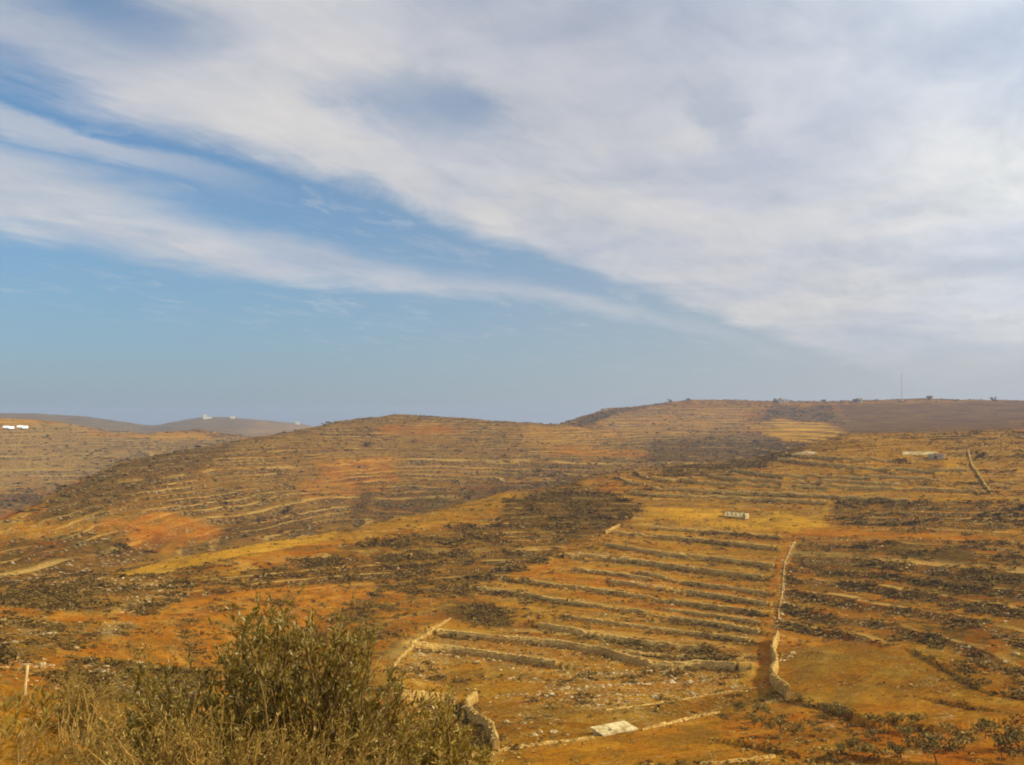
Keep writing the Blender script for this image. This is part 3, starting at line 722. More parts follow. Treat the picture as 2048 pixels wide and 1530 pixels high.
def tag(o, label=None, cat=None, group=None, kind=None):
    if label: o['label'] = label
    if cat: o['category'] = cat
    if group: o['group'] = group
    if kind: o['kind'] = kind
    return o


def mesh_np(name, V, F, mat=None, smooth=True):
    """V (n,3), F (m,3) or (m,4)"""
    V = np.asarray(V, np.float32); F = np.asarray(F, np.int32)
    me = bpy.data.meshes.new(name)
    me.vertices.add(len(V)); me.vertices.foreach_set('co', V.ravel())
    k = F.shape[1]
    me.loops.add(F.size); me.loops.foreach_set('vertex_index', F.ravel())
    me.polygons.add(len(F))
    me.polygons.foreach_set('loop_start', np.arange(0, F.size, k, dtype=np.int32))
    me.polygons.foreach_set('loop_total', np.full(len(F), k, np.int32))
    me.polygons.foreach_set('use_smooth', np.full(len(F), smooth))
    me.update(calc_edges=True)
    me.validate()
    if mat: me.materials.append(mat)
    return me


def obj(name, me, parent=None, loc=None):
    o = bpy.data.objects.new(name, me)
    COL.objects.link(o)
    if parent: o.parent = parent
    if loc is not None: o.location = loc
    return o


# ------------------------------------------------------------------ land meshes
LAND = [('ground', 'near', M_near), ('terraced_hillside', 'B', M_B), ('middle_hill', 'C', M_C), ('back_hill', 'D', M_D), ('far_hills', 'F', M_F)]
for nm, g, mt in LAND:
    r = np.where(rowgrp == g)[0]
    r0, r1 = r[0], min(r[-1] + 1, NR - 1)
    rows = np.arange(r0, r1 + 1)
    n = len(rows)
    V = np.stack([GX[rows], GY[rows], Zg[rows]], -1).reshape(-1, 3)
    idx = np.arange(n * NC).reshape(n, NC)
    F = np.stack([idx[:-1, :-1], idx[:-1, 1:], idx[1:, 1:], idx[1:, :-1]], -1).reshape(-1, 4)[:, ::-1]
    me = mesh_np(nm, V, F, mt)
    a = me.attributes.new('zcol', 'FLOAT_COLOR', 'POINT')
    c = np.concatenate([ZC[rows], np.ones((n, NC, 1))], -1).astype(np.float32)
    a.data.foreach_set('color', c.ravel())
    a = me.attributes.new('zprm', 'FLOAT_COLOR', 'POINT')
    c = np.stack([ZA[rows], ZS[rows], ZT[rows], np.clip(TR[rows], 0, 1)], -1).astype(np.float32)
    a.data.foreach_set('color', c.ravel())
    a = me.attributes.new('zw', 'FLOAT', 'POINT')
    a.data.foreach_set('value', ZW[rows].astype(np.float32).ravel())
    tag(obj(nm, me), kind='structure')


def stone_mat(name, c0, c1, cell):
    m, T, b = new_mat(name)
    geo = T.n('ShaderNodeNewGeometry')
    P = geo.outputs['Position']
    vor = T.n('ShaderNodeTexVoronoi')
    T.put(vor.inputs['Vector'], P)
    vor.inputs['Scale'].default_value = 1 / cell
    v2 = T.n('ShaderNodeTexVoronoi', feature='DISTANCE_TO_EDGE')
    T.put(v2.inputs['Vector'], P)
    v2.inputs['Scale'].default_value = 1 / cell
    joint = T.step(v2.outputs[0], .0, .10)
    nf = T.noise(P, 4.0, 4, .65)
    nl = T.noise(P, .35, 3, .55)
    c = T.mix(T.sep(vor.outputs['Color'])[0], c0, c1)
    c = T.mix(T.step(nl, .4, .65, 0, .55), c, (.40, .21, .045))
    c = T.mix(1.0, c, T.ramp(nf, [(.3, (.7, .68, .64)), (.7, (1.15, 1.15, 1.15))]), 'MULTIPLY')
    c = T.mix(T.m('MULTIPLY', T.m('SUBTRACT', 1.0, joint), .6), c, (.13, .08, .03))
    T.put(b.inputs['Base Color'], c)
    bump = T.n('ShaderNodeBump')
    bump.inputs['Strength'].default_value = 0.8
    bump.inputs['Distance'].default_value = .06
    T.put(bump.inputs['Height'], T.m('ADD', joint, T.m('MULTIPLY', nf, .4)))
    T.put(b.inputs['Normal'], bump.outputs[0])
    return m


M_wall = stone_mat('dry stone wall', (.52, .32, .075), (.70, .48, .15), .32)
M_stone = stone_mat('limestone', (.46, .34, .15), (.60, .48, .26), .9)


def stone_t(rng):
    t = (1 + 5 ** .5) / 2
    V = np.array([(-1, t, 0), (1, t, 0), (-1, -t, 0), (1, -t, 0), (0, -1, t), (0, 1, t), (0, -1, -t), (0, 1, -t), (t, 0, -1), (t, 0, 1), (-t, 0, -1), (-t, 0, 1)]) / 1.9
    F = np.array([(0, 11, 5), (0, 5, 1), (0, 1, 7), (0, 7, 10), (0, 10, 11), (1, 5, 9), (5, 11, 4), (11, 10, 2), (10, 7, 6), (7, 1, 8), (3, 9, 4), (3, 4, 2), (3, 2, 6), (3, 6, 8), (3, 8, 9), (4, 9, 5), (2, 4, 11), (6, 2, 10), (8, 6, 7), (9, 8, 1)])
    V = V * rng.uniform(.65, 1.25, (12, 1)) * rng.uniform(.6, 1.1, 3) * (1, 1, .62)
    return V, F


stT = [stone_t(np.random.default_rng(300 + i)) for i in range(12)]

def wall_mesh(pts, h, th, back_step):
    P = resample(pts, 0.55)
    n = len(P)
    tg = np.gradient(P, axis=0)
    tg /= np.hypot(tg[:, 0], tg[:, 1])[:, None] + 1e-9
    nr = np.c_[-tg[:, 1], tg[:, 0]]                      # points uphill / left of travel
    zf = ground_z(P[:, 0] - nr[:, 0] * th * .6, P[:, 1] - nr[:, 1] * th * .6)
    zb = ground_z(P[:, 0] + nr[:, 0] * th * .6, P[:, 1] + nr[:, 1] * th * .6)
    base = np.minimum(zf, zb) - .25
    if back_step > 0:
        top = np.maximum(ground_z(P[:, 0], P[:, 1]) * 0 + zf + h, zb + .22)
    else:
        top = .5 * (zf + zb) + h
    ker = np.ones(5) / 5
    top = np.convolve(np.pad(top, 2, mode='edge'), ker, 'valid') + (RNG.random(n) - .5) * (.16 * h + (.18 if h < .45 else 0))
    gaps = fbm(P[:, 0] / 7 + 3, P[:, 1] / 7, 2)
    top -= np.clip((gaps - .17) * 5, 0, .75) * h * .8     # slumped stretches
    rows_ = []
    for off, zz in ((-.66, 'b'), (-.60, .30), (-.54, .60), (-.20, .98), (.05, 1.05), (.30, 1.0), (.48, .75), (.56, 'b')):
        o = off * th + (RNG.random(n) - .5) * .12
        z_ = base.copy() if zz == 'b' else base + (top - base) * zz + (RNG.random(n) - .5) * .10
        rows_.append(np.c_[P[:, 0] + nr[:, 0] * o, P[:, 1] + nr[:, 1] * o, z_])
    k = len(rows_)
    V = np.stack(rows_, 1).reshape(-1, 3)
    idx = np.arange(n * k).reshape(n, k)
    F = np.stack([idx[:-1, :-1], idx[1:, :-1], idx[1:, 1:], idx[:-1, 1:]], -1).reshape(-1, 4)
    caps = []
    for e in (0, n - 1):
        for j in range(k // 2 - 1):
            caps.append((idx[e, j], idx[e, j + 1], idx[e, k - 2 - j], idx[e, k - 1 - j]))
    F = np.concatenate([F, np.array(caps)])
    o = V.mean(0); o[2] = V[:, 2].min()
    m_ = int(n * 1.5)
    ci = RNG.uniform(0, n - 1.01, m_); c0 = ci.astype(int); cf = (ci - c0)[:, None]
    off = RNG.uniform(-.42, .3, m_)
    cp_ = P[c0] * (1 - cf) + P[c0 + 1] * cf + nr[c0] * (off * th)[:, None]
    cz = top[c0] * (1 - cf[:, 0]) + top[c0 + 1] * cf[:, 0] - np.abs(off) * .35 * h
    fall = RNG.random(m_) < .14                          # stones tumbled to the foot
    cp_[fall] -= nr[c0[fall]] * (th * .5 + RNG.uniform(.2, 1.3, fall.sum()))[:, None]
    cz[fall] = ground_z(cp_[fall, 0], cp_[fall, 1]) + .04 if fall.any() else cz[fall]
    CV = []; CF = []
    for k in range(m_):
        tv, tf_ = stT[k % 12]
        CV.append(tv * RNG.uniform(.12, .30) * (1.25, 1.0, .9) * min(1, .5 + h) + np.array((*cp_[k], cz[k])) - o)
        CF.append(tf_ + k * 12)
    return V - o, F, o, np.concatenate(CV), np.concatenate(CF)


for pts, h, th, stp, lab in walls3d:
    V, F, o, CV, CF = wall_mesh(pts, h, th, stp)
    wo_ = obj('terrace_wall', mesh_np('terrace_wall', V, F, M_wall, False), loc=o)
    obj('cap_stones', mesh_np('cap_stones', CV, CF, M_wall, False), wo_)['kind'] = 'stuff'
    tag(wo_, lab, 'stone wall', 'dry stone walls on the hillside', 'thing')
for pl, h, th, lab in CROSS:
    pts = trace(pl)
    V, F, o, CV, CF = wall_mesh(pts, h, th, 0)
    wo_ = obj('field_wall', mesh_np('field_wall', V, F, M_wall, False), loc=o)
    obj('cap_stones', mesh_np('cap_stones', CV, CF, M_wall, False), wo_)['kind'] = 'stuff'
    tag(wo_, lab, 'stone wall', 'dry stone walls on the hillside', 'thing')


# ------------------------------------------------------------------ foliage materials
def leaf_mat(name, stops, rough=.75, trans=.0):
    m, T, b = new_mat(name)
    geo = T.n('ShaderNodeNewGeometry')
    c = T.ramp(geo.outputs['Random Per Island'], stops)
    oi = T.n('ShaderNodeObjectInfo')
    c = T.mix(1.0, c, T.ramp(oi.outputs['Random'], [(0, (.75, .75, .75)), (1, (1.25, 1.2, 1.1))]), 'MULTIPLY')
    T.put(b.inputs['Base Color'], c)
    b.inputs['Roughness'].default_value = rough
    b.inputs['Specular IOR Level'].default_value = .08
    if trans:
        tr = T.n('ShaderNodeBsdfTranslucent')
        T.put(tr.inputs[0], T.mix(1.0, c, (1.15, 1.02, .6), 'MULTIPLY'))
        mx = T.n('ShaderNodeMixShader')
        mx.inputs[0].default_value = trans
        T.t.links.new(b.outputs[0], mx.inputs[1]); T.t.links.new(tr.outputs[0], mx.inputs[2])
        out = next(n for n in m.node_tree.nodes if n.type == 'OUTPUT_MATERIAL')
        T.t.links.new(mx.outputs[0], out.inputs[0])
    return m


M_scrub = leaf_mat('scrub leaves', [(0, (.075, .042, .007)), (.5, (.135, .080, .014)), (1, (.23, .145, .026))])
M_scrubC = leaf_mat('hill scrub leaves', [(0, (.09, .055, .014)), (.6, (.15, .095, .024)), (1, (.24, .16, .042))])
M_weed = leaf_mat('weeds', [(0, (.10, .045, .008)), (.5, (.18, .085, .014)), (1, (.30, .17, .03))])
M_sap = leaf_mat('young olive leaves', [(0, (.11, .072, .013)), (.6, (.18, .125, .025)), (1, (.28, .20, .048))])
M_olive = leaf_mat('olive leaves', [(0, (.15, .098, .012)), (.45, (.27, .190, .030)), (.8, (.41, .315, .072)), (.93, (.58, .47, .15)), (1, (.76, .66, .36))], .5, .35)
M_dryleaf = leaf_mat('dry leaves', [(0, (.14, .085, .014)), (.5, (.25, .165, .030)), (.9, (.40, .28, .065)), (1, (.58, .47, .20))], .7, .15)
M_grass = leaf_mat('dry grass', [(0, (.26, .14, .03)), (.5, (.40, .24, .05)), (.9, (.52, .36, .11)), (1, (.62, .52, .28))], .8, .2)


def bark_mat(name, a, c):
    m, T, b = new_mat(name)
    geo = T.n('ShaderNodeNewGeometry')
    T.put(b.inputs['Base Color'], T.mix(T.noise(geo.outputs['Position'], 18, 4, .6), a, c))
    return m


M_bark = bark_mat('olive bark', (.12, .07, .022), (.26, .17, .06))
M_twig = bark_mat('dry twig', (.19, .105, .022), (.40, .24, .062))


def rot_rand(n, rng):
    qv = rng.normal(size=(n, 4)); qv /= np.linalg.norm(qv, axis=1)[:, None]
    w, x, y, z = qv.T
    return np.stack([np.stack([1 - 2 * (y * y + z * z), 2 * (x * y - z * w), 2 * (x * z + y * w)], -1),
                     np.stack([2 * (x * y + z * w), 1 - 2 * (x * x + z * z), 2 * (y * z - x * w)], -1),
                     np.stack([2 * (x * z - y * w), 2 * (y * z + x * w), 1 - 2 * (x * x + y * y)], -1)], 1)


def clump(nq, leaf, rng, flat=.7, lobes=5):
    """shrub of nq small leaf-sized quads spread through a few lobes, unit radius, base at z=0"""
    lc = rng.normal(size=(lobes, 3)) * (.42, .42, .22) + (0, 0, .42)
    lr = rng.uniform(.28, .55, lobes)
    w = rng.integers(0, lobes, nq)
    v = rng.normal(size=(nq, 3)); v /= np.linalg.norm(v, axis=1)[:, None]
    c = lc[w] + v * (lr[w] * rng.uniform(.45, 1.0, nq) ** .6)[:, None]
    c[:, 2] = np.abs(c[:, 2]) * flat
    R = rot_rand(nq, rng)
    q0 = np.array([(-1, -.55, 0), (1, -.45, 0.12), (.85, .6, 0), (-.8, .5, -.1)])
    s = leaf * rng.uniform(.6, 1.4, nq)
    V = np.einsum('nij,kj->nki', R, q0) * s[:, None, None] + c[:, None, :]
    V[..., 2] = np.maximum(V[..., 2], -.05)
    return V.reshape(-1, 3), np.arange(nq * 4).reshape(-1, 4)


# ------------------------------------------------------------------ scatter shrubs and stones
def area_of(rows):
    a = np.gradient(D, axis=0)[rows] * (D * np.gradient(AZ)[None, :])[rows]
    return np.abs(a)


infr = (PX > -50) & (PX < 2100) & (PY < 1600) & (PY > 700) & (GY > 20)
patch = fbm(GX / 7, GY / 7, 3)


def scatter(group, n, weight, rng):
    rows = np.where(rowgrp == group)[0]
    w = (area_of(rows) * weight[rows] * infr[rows] * np.where(vis[rows], 1, .15)).ravel()
    w = np.clip(w, 0, None)
    cum = np.cumsum(w); cum /= cum[-1]
    k = np.clip(np.searchsorted(cum, rng.random(n)), 0, len(w) - 1)
    r = rows[k // NC]; c = k % NC
    r2 = np.clip(r + 1, 0, NR - 1); c2 = np.clip(c + 1, 0, NC - 1)
    u, v = rng.random(n), rng.random(n)

    def bl(Aq):
        return (Aq[r, c] * (1 - u) * (1 - v) + Aq[r, c2] * (1 - u) * v + Aq[r2, c] * u * (1 - v) + Aq[r2, c2] * u * v)
    return np.c_[bl(GX), bl(GY), bl(Zg)], r, c


phw = ZW / STEP - np.floor(ZW / STEP)
bankw = np.where((phw > .58), 3.4, .25)
bankw = 1 + (bankw - 1) * np.clip(TR * 1.4, 0, 1)
shrub_w = np.clip(ZS - .02, 0, .75) ** 1.0 * np.clip(.55 + patch * 3.4, .05, 1.5) * bankw
rngS = np.random.default_rng(21)
SP, sr, scn = scatter('B', 23000, shrub_w, rngS)
SS = rngS.gamma(4.0, .105, len(SP)) * (0.75 + .5 * ZS[sr, scn])
SS = np.clip(SS, .18, 1.25)
dist = np.hypot(SP[:, 0], SP[:, 1])
spx, spy = project(SP[:, 0], SP[:, 1], SP[:, 2])
app = SS / dist * (vis[sr, scn]) * (spx > 0) * (spx < 2048) * (spy < 1530)
# those behind the near bush do not count as seen
app *= ~((spx > 120) & (spx < 980) & (spy > 1400)) & ~((spx > 300) & (spx < 850) & (spy > 1290))
order = np.argsort(-app)
top300 = order[:300]; rest = order[300:]
templ = [clump(16, .24, np.random.default_rng(100 + i), .75, 3) for i in range(12)]


def bake(points, sizes, templates, name, mat, label, cat, rng, squash=(1.4, 1, 1)):
    Vs = []; Fs = []; base = 0
    tid = rng.integers(0, len(templates), len(points)); ang = rng.uniform(0, 6.283, len(points)); sq_ = squash[2]
    for k, (tv, tf_) in enumerate(templates):
        sel = np.where(tid == k)[0]
        if len(sel) == 0: continue
        ca, sa = np.cos(ang[sel])[:, None], np.sin(ang[sel])[:, None]
        st = rng.uniform(.9, squash[0], (len(sel), 1))
        X = (tv[:, 0] * ca - tv[:, 1] * sa) * sizes[sel][:, None] * st
        Y_ = (tv[:, 0] * sa + tv[:, 1] * ca) * sizes[sel][:, None]
        Z_ = tv[:, 2][None, :] * sizes[sel][:, None] * squash[2]
        V = np.stack([X, Y_, Z_], -1) + points[sel][:, None, :]
        nv = tv.shape[0]
        F = tf_[None] + (np.arange(len(sel)) * nv)[:, None, None] + base
        base += nv * len(sel)
        Vs.append(V.reshape(-1, 3)); Fs.append(F.reshape(-1, tf_.shape[1]))
    V = np.concatenate(Vs); o = V.mean(0); o[2] = V[:, 2].min()
    ob = obj(name, mesh_np(name, V - o, np.concatenate(Fs), mat, False), loc=o)
    return tag(ob, label, cat, kind='stuff')


bake(SP[rest], SS[rest], templ, 'hillside_scrub', M_scrub, 'dark low scrub scattered thickly over the near terraced hillside', 'scrub', rngS, (2.3, 1, .7))
shC = np.clip(ZS - .1, 0, 1) ** 1.5 * np.clip(.4 + patch * 3, .05, 1.5)
CP, cr_, cc_ = scatter('C', 7500, shC, rngS)
bake(CP, np.clip(rngS.gamma(5, .14, len(CP)), .35, 1.7), [clump(8, .42, np.random.default_rng(130 + i), .7, 3) for i in range(8)], 'middle_hill_scrub', M_scrubC,
     'brown scrub dotted over the rounded middle hill', 'scrub', rngS, (2.4, 1, .6))
DP, dr_, dc_ = scatter('D', 3200, shC, rngS)
bake(DP, np.clip(rngS.gamma(5, .22, len(DP)), .6, 2.4), [clump(8, .42, np.random.default_rng(150 + i), .75, 3) for i in range(6)], 'back_hill_scrub', M_scrubC,
     'hazy scrub and low trees over the back hill', 'scrub', rngS, (2.4, 1, .6))

AREAS = [
    (lambda x, y: x < 330 and y > 1300, 'stony lower left slope', 'shrubs on the lower left slope'),
    (lambda x, y: x < 780 and y <= 1345, 'orange slope behind the bush', 'shrubs on the orange slope behind the bush'),
    (lambda x, y: x > 1430 and y > 1398, 'red soil at lower right', 'shrubs on the red soil at lower right'),
    (lambda x, y: x > 1560 and y > 1290, 'ploughed field and its banks', 'shrubs on the banks round the ploughed field'),
    (lambda x, y: x > 1540, 'scrubby slope beyond the lane', 'shrubs right of the red lane'),
    (lambda x, y: y > 1400, 'bottom centre fields', 'shrubs on the bottom centre fields'),
    (lambda x, y: y > 1330, 'rubbly field', 'shrubs in the rubbly field'),
    (lambda x, y: True, 'walled terraces', 'shrubs along the terrace walls'),
]
ORD = 'first second third fourth fifth sixth seventh eighth ninth tenth eleventh twelfth thirteenth fourteenth fifteenth sixteenth'.split()


def ordinal(k):
    return ORD[k] if k < len(ORD) else str(k + 1) + 'th'


def name_by_place(items, noun):
    """items: (object, x, y, area, group, category): split each area into nine parts, count from the left inside each"""
    from collections import defaultdict
    by = defaultdict(list)
    for it in items: by[it[3]].append(it)
    for area, L_ in by.items():
        xs = np.array([i[1] for i in L_]); ys = np.array([i[2] for i in L_])
        qx_ = np.quantile(xs, [1 / 3, 2 / 3]); qy_ = np.quantile(ys, [1 / 3, 2 / 3])
        cell = defaultdict(list)
        for it in L_:
            v = ('upper', 'middle', 'lower')[int(np.searchsorted(qy_, it[2]))]; h_ = ('left', 'centre', 'right')[int(np.searchsorted(qx_, it[1]))]
            cell[(v, h_)].append(it)
        for (v, h_), M_ in cell.items():
            M_.sort(key=lambda i: i[1])
            for k, it in enumerate(M_):
                pos = f'lone {noun}' if len(M_) == 1 else f'{ordinal(k)} {noun} from left'
                tag(it[0], f'{pos}, {v} {h_} of the {area}', it[5], it[4])


placed = []
big = [mesh_np('shrub_leaves', *clump(70, .15, np.random.default_rng(200 + i), .8, 6), M_scrub, False) for i in range(8)]
for i in top300:
    ob = obj('shrub', big[int(rngS.integers(0, 8))], loc=SP[i])
    s = float(SS[i]) * .95
    ob.scale = (s * rngS.uniform(1.0, 1.9), s, s * rngS.uniform(.6, .9))
    ob.rotation_euler = (0, 0, float(rngS.uniform(-.4, .4)) + (math.pi if rngS.random() < .5 else 0))
    for fn, lab, grp in AREAS:
        if fn(spx[i], spy[i]):
            placed.append((ob, spx[i], spy[i], lab, grp, 'shrub'))
            break
name_by_place(placed, 'dark shrub')


st_w = np.clip(ZT, 0, 1) ** 1.6 * np.clip(.4 + fbm(GX / 5 + 70, GY / 5, 3) * 5, .02, 2) * np.where(phw > .62, 2.0, .6)
TP, tr_, tcn = scatter('B', 5200, st_w, rngS)
ts = np.clip(rngS.gamma(3.0, .062, len(TP)), .06, .5)
tpx, tpy = project(*TP.T)
tapp = ts / np.hypot(TP[:, 0], TP[:, 1]) * vis[tr_, tcn] * (tpx > 0) * (tpx < 2048)
tapp *= ~((tpx > 420) & (tpx < 980) & (tpy > 1280))
to = np.argsort(-tapp)
bake(TP[to[40:]], ts[to[40:]], stT, 'scattered_stones', M_stone, 'pale limestone rubble strewn over the terraced hillside', 'stones', rngS)
stm = [mesh_np('stone', v, f, M_stone, False) for v, f in stT]
placed_s = []
for i in to[:40]:
    ob = obj('stone', stm[int(rngS.integers(0, 12))], loc=TP[i] + np.array((0, 0, ts[i] * .12)))
    ob.scale = (ts[i] * 1.3, ts[i], ts[i]); ob.rotation_euler = (0, 0, float(rngS.uniform(0, 6.28)))
    lft = tpx[i] < 500
    placed_s.append((ob, tpx[i], tpy[i], 'scrub at lower left' if lft else 'fields right of the bush', 'boulders at lower left' if lft else 'boulders on the right-hand fields', 'stone'))
name_by_place(placed_s, 'pale boulder')
# rubble rows
RB = []
for pl in ([(1078, 1384), (1200, 1372), (1300, 1366), (1433, 1359)], [(1225, 1160), (1300, 1168), (1340, 1174)], [(1000, 1392), (1080, 1390), (1150, 1388)],
           [(1590, 1084), (1571, 1121), (1566, 1184), (1555, 1258)], [(1150, 1104), (1250, 1115), (1330, 1128)], [(1963, 893), (2000, 891), (2046, 890)], [(1600, 1303), (1578, 1310), (1572, 1322)]):
    P = resample(np.array([pick(x, y, 'B') for x, y in pl]), .38)
    P = P + rngS.normal(0, .45, P.shape)
    RB.append(np.c_[P, ground_z(P[:, 0], P[:, 1])])
RB = np.concatenate(RB)
bake(RB, np.clip(rngS.gamma(3, .09, len(RB)), .1, .5), stT, 'rubble_rows', M_stone, 'rows of loose pale rubble along the field edges', 'stones', rngS)
# pale dry tufts on the fields and treads
tuft_w = np.clip(.25 + patch * 1.5 + .5 * fbm(GX / 2.2, GY / 2.2, 2), .03, 1) * np.where(ZS > .8, .3, 1) / np.maximum(D, 60) ** .7
UP, ur_, uc_ = scatter('B', 15000, tuft_w, rngS)
M_tuft = leaf_mat('dry tufts', [(0, (.20, .10, .016)), (.5, (.34, .19, .030)), (1, (.52, .34, .075))])
bake(UP, np.clip(rngS.gamma(4, .052, len(UP)), .08, .4), [clump(6, .42, np.random.default_rng(170 + i), .8, 2) for i in range(8)], 'dry_tufts', M_tuft, 'dry straw-coloured tufts dotted over the fields and terraces', 'grass', rngS, (1.8, 1, .8))
# weeds at the feet of the terrace walls
WW = []
for pts, h, th, stp, lab in walls3d:
    P = resample(pts, .55); tg = np.gradient(P, axis=0); tg /= np.hypot(*tg.T)[:, None] + 1e-9
    off = rngS.uniform(.6, 2.4, len(P))[:, None]
    P = P - np.c_[-tg[:, 1], tg[:, 0]] * off + rngS.normal(0, .25, P.shape)
    P = P[fbm(P[:, 0] / 6, P[:, 1] / 6 + 8, 2) > -.08]
    if len(P): WW.append(np.c_[P, ground_z(P[:, 0], P[:, 1])])
WW = np.concatenate(WW)
bake(WW, np.clip(rngS.gamma(4, .085, len(WW)), .12, .6), templ, 'wall_foot_weeds', M_weed, 'reddish brown weeds growing along the feet of the terrace walls', 'weeds', rngS, (2.2, 1, .7))
# shrubs and grass along the earth banks
BK = []
for pts, st in banks3d:
    P = resample(pts, .5); P = P + rngS.normal(0, .35, P.shape)
    BK.append(np.c_[P, ground_z(P[:, 0], P[:, 1])])
BK = np.concatenate(BK)
bake(BK, np.clip(rngS.gamma(4, .09, len(BK)), .12, .7), templ, 'bank_scrub', M_scrub, 'dark weeds along the earth banks at the edges of the ploughed field', 'scrub', rngS)


# ------------------------------------------------------------------ solids
def box_mesh(name, boxes, mat, bev=0.0):
    """boxes: (centre, size, rotz)"""
    V = []; F = []
    for c, sz, rz in boxes:
        b = len(V)
        for i in range(8):
            p = np.array([(i & 1) - .5, ((i >> 1) & 1) - .5, ((i >> 2) & 1) - .5]) * sz
            V.append((c[0] + p[0] * math.cos(rz) - p[1] * math.sin(rz), c[1] + p[0] * math.sin(rz) + p[1] * math.cos(rz), c[2] + p[2]))
        F += [[b + k for k in f] for f in ((0, 2, 3, 1), (4, 5, 7, 6), (0, 1, 5, 4), (2, 6, 7, 3), (0, 4, 6, 2), (1, 3, 7, 5))]
    return mesh_np(name, np.array(V), np.array(F), mat, False)


def tubes(paths, sides=4):
    """paths: list of (pts (n,3), radii (n,)) -> V, F"""
    Vs = []; Fs = []; base = 0
    an = np.arange(sides) * 2 * math.pi / sides
    for P, R in paths:
        P = np.asarray(P, float); R = np.asarray(R, float)
        t = np.gradient(P, axis=0); t /= np.linalg.norm(t, axis=1)[:, None] + 1e-12
        ref = np.where(np.abs(t[:, 2:3]) < .9, np.array([[0, 0, 1.]]), np.array([[1., 0, 0]]))
        u = np.cross(t, ref); u /= np.linalg.norm(u, axis=1)[:, None] + 1e-12
        v = np.cross(t, u)
        ring = P[:, None] + R[:, None, None] * (np.cos(an)[None, :, None] * u[:, None] + np.sin(an)[None, :, None] * v[:, None])
        n = len(P)
        idx = base + np.arange(n * sides).reshape(n, sides)
        nx = np.roll(idx, -1, axis=1)
        Vs.append(ring.reshape(-1, 3))
        Fs.append(np.stack([idx[:-1], nx[:-1], nx[1:], idx[1:]], -1).reshape(-1, 4))
        base += n * sides
    return np.concatenate(Vs), np.concatenate(Fs)


def flat_mat(name, a, c, sc_=2.0, rough=.9):
    m, T, b = new_mat(name)
    P = T.n('ShaderNodeTexCoord').outputs['Object']
    n1 = T.noise(P, sc_, 5, .65)
    n2 = T.noise(P, sc_ * .3, 3, .6)
    T.put(b.inputs['Base Color'], T.mix(T.step(T.m('ADD', T.m('MULTIPLY', n1, .6), T.m('MULTIPLY', n2, .4)), .35, .65), a, c))
    b.inputs['Roughness'].default_value = rough
    return m


M_conc = flat_mat('pale concrete', (.28, .19, .06), (.66, .54, .27), 1.9)
M_holeshade = flat_mat('dark cavity shade', (.03, .02, .012), (.06, .04, .02))
M_plaster = flat_mat('pale plaster', (.60, .54, .40), (.74, .68, .54), .4)
M_roof = flat_mat('grey roof', (.36, .29, .18), (.50, .42, .29), .5)
M_glass = flat_mat('dark window', (.03, .035, .04), (.06, .065, .07), .5, .3)
M_white = flat_mat('white sheeting', (.80, .80, .78), (.88, .88, .86), .3, .6)
M_steel = flat_mat('mast steel', (.45, .38, .35), (.6, .52, .48), .5, .6)
M_wood = flat_mat('weathered stake wood', (.50, .36, .12), (.68, .52, .22), 30.)


def empty(name, loc, rz=0.0):
    o = bpy.data.objects.new(name, None)
    o.empty_display_size = .2
    COL.objects.link(o)
    o.location = loc
    o.rotation_euler = (0, 0, rz)
    return o


def at(x, y, seg='B'):
    p = pick(x, y, seg)
    return np.array((p[0], p[1], ground_z(p[0], p[1])[0]))


# concrete cistern slab
a = at(1198, 1474); b = at(1283, 1462)
dv = b - a; L = .82 * float(np.hypot(dv[0], dv[1])); rz = math.atan2(dv[1], dv[0])
ct = empty('concrete_cistern', (*((a + b) / 2)[:2], min(a[2], b[2])), rz)
tag(ct, 'pale cracked concrete cistern slab with a dark opening, set between two low stone edgings', 'cistern')
Dp = 1.9
xs = [-L / 2, -L * .22, -L * .12, L / 2]; ys = [0, Dp * .30, Dp * .52, Dp]
sb = []
for i in range(3):
    for j in range(3):
        if (i, j) != (1, 1):
            sb.append((((xs[i] + xs[i + 1]) / 2, (ys[j] + ys[j + 1]) / 2, .34 + .02 * (ys[j] + ys[j + 1]) / 2), (xs[i + 1] - xs[i], ys[j + 1] - ys[j], .16), 0))
slab_me = box_mesh('slab', sb, M_conc)
for v in slab_me.vertices:
    v.co.z += .16 * v.co.y - .02 * v.co.x + random.uniform(-.02, .02)
    v.co.x += -.16 * v.co.y
obj('slab', slab_me, ct)
body = box_mesh('cistern_wall', [((-.12, Dp / 2, -.17), (L * .95, Dp * .86, .8), 0)], M_conc)
obj('cistern_wall', body, ct)
obj('hole_shade_plate', box_mesh('hole_shade_plate', [((-L * .19, Dp * .41, .27), (L * .13, Dp * .26, .02), 0)], M_holeshade), ct)  # thin near-black plate, paints the shade inside the slab's hole

# stone enclosure with upright panels
a = at(1440, 1032); b = at(1492, 1039)
dv = b - a; L = float(np.hypot(dv[0], dv[1])); rz = math.atan2(dv[1], dv[0])
pen = empty('stone_enclosure', a, rz)
tag(pen, 'small pale stone enclosure of upright panels and posts by the bright yellow field', 'enclosure')
for k in range(5):
    x0 = L * (.10 + .16 * k)
    me = mesh_np('panel', [(x0, 0, .1), (x0 + L * .15, 0, .1), (x0 + L * .15, 2.2, 1.2), (x0, 2.2, 1.2), (x0, .3, -.2), (x0 + L * .15, .3, -.2), (x0 + L * .15, 2.5, 1.0), (x0, 2.5, 1.0)],
                 [(0, 1, 2, 3), (4, 7, 6, 5), (0, 4, 5, 1), (1, 5, 6, 2), (2, 6, 7, 3), (3, 7, 4, 0)], M_conc, False)
    obj('panel', me, pen)
    obj('post', box_mesh('post', [((x0 - L * .005, .6, .6), (.16, .16, 1.5), 0)], M_bark), pen)
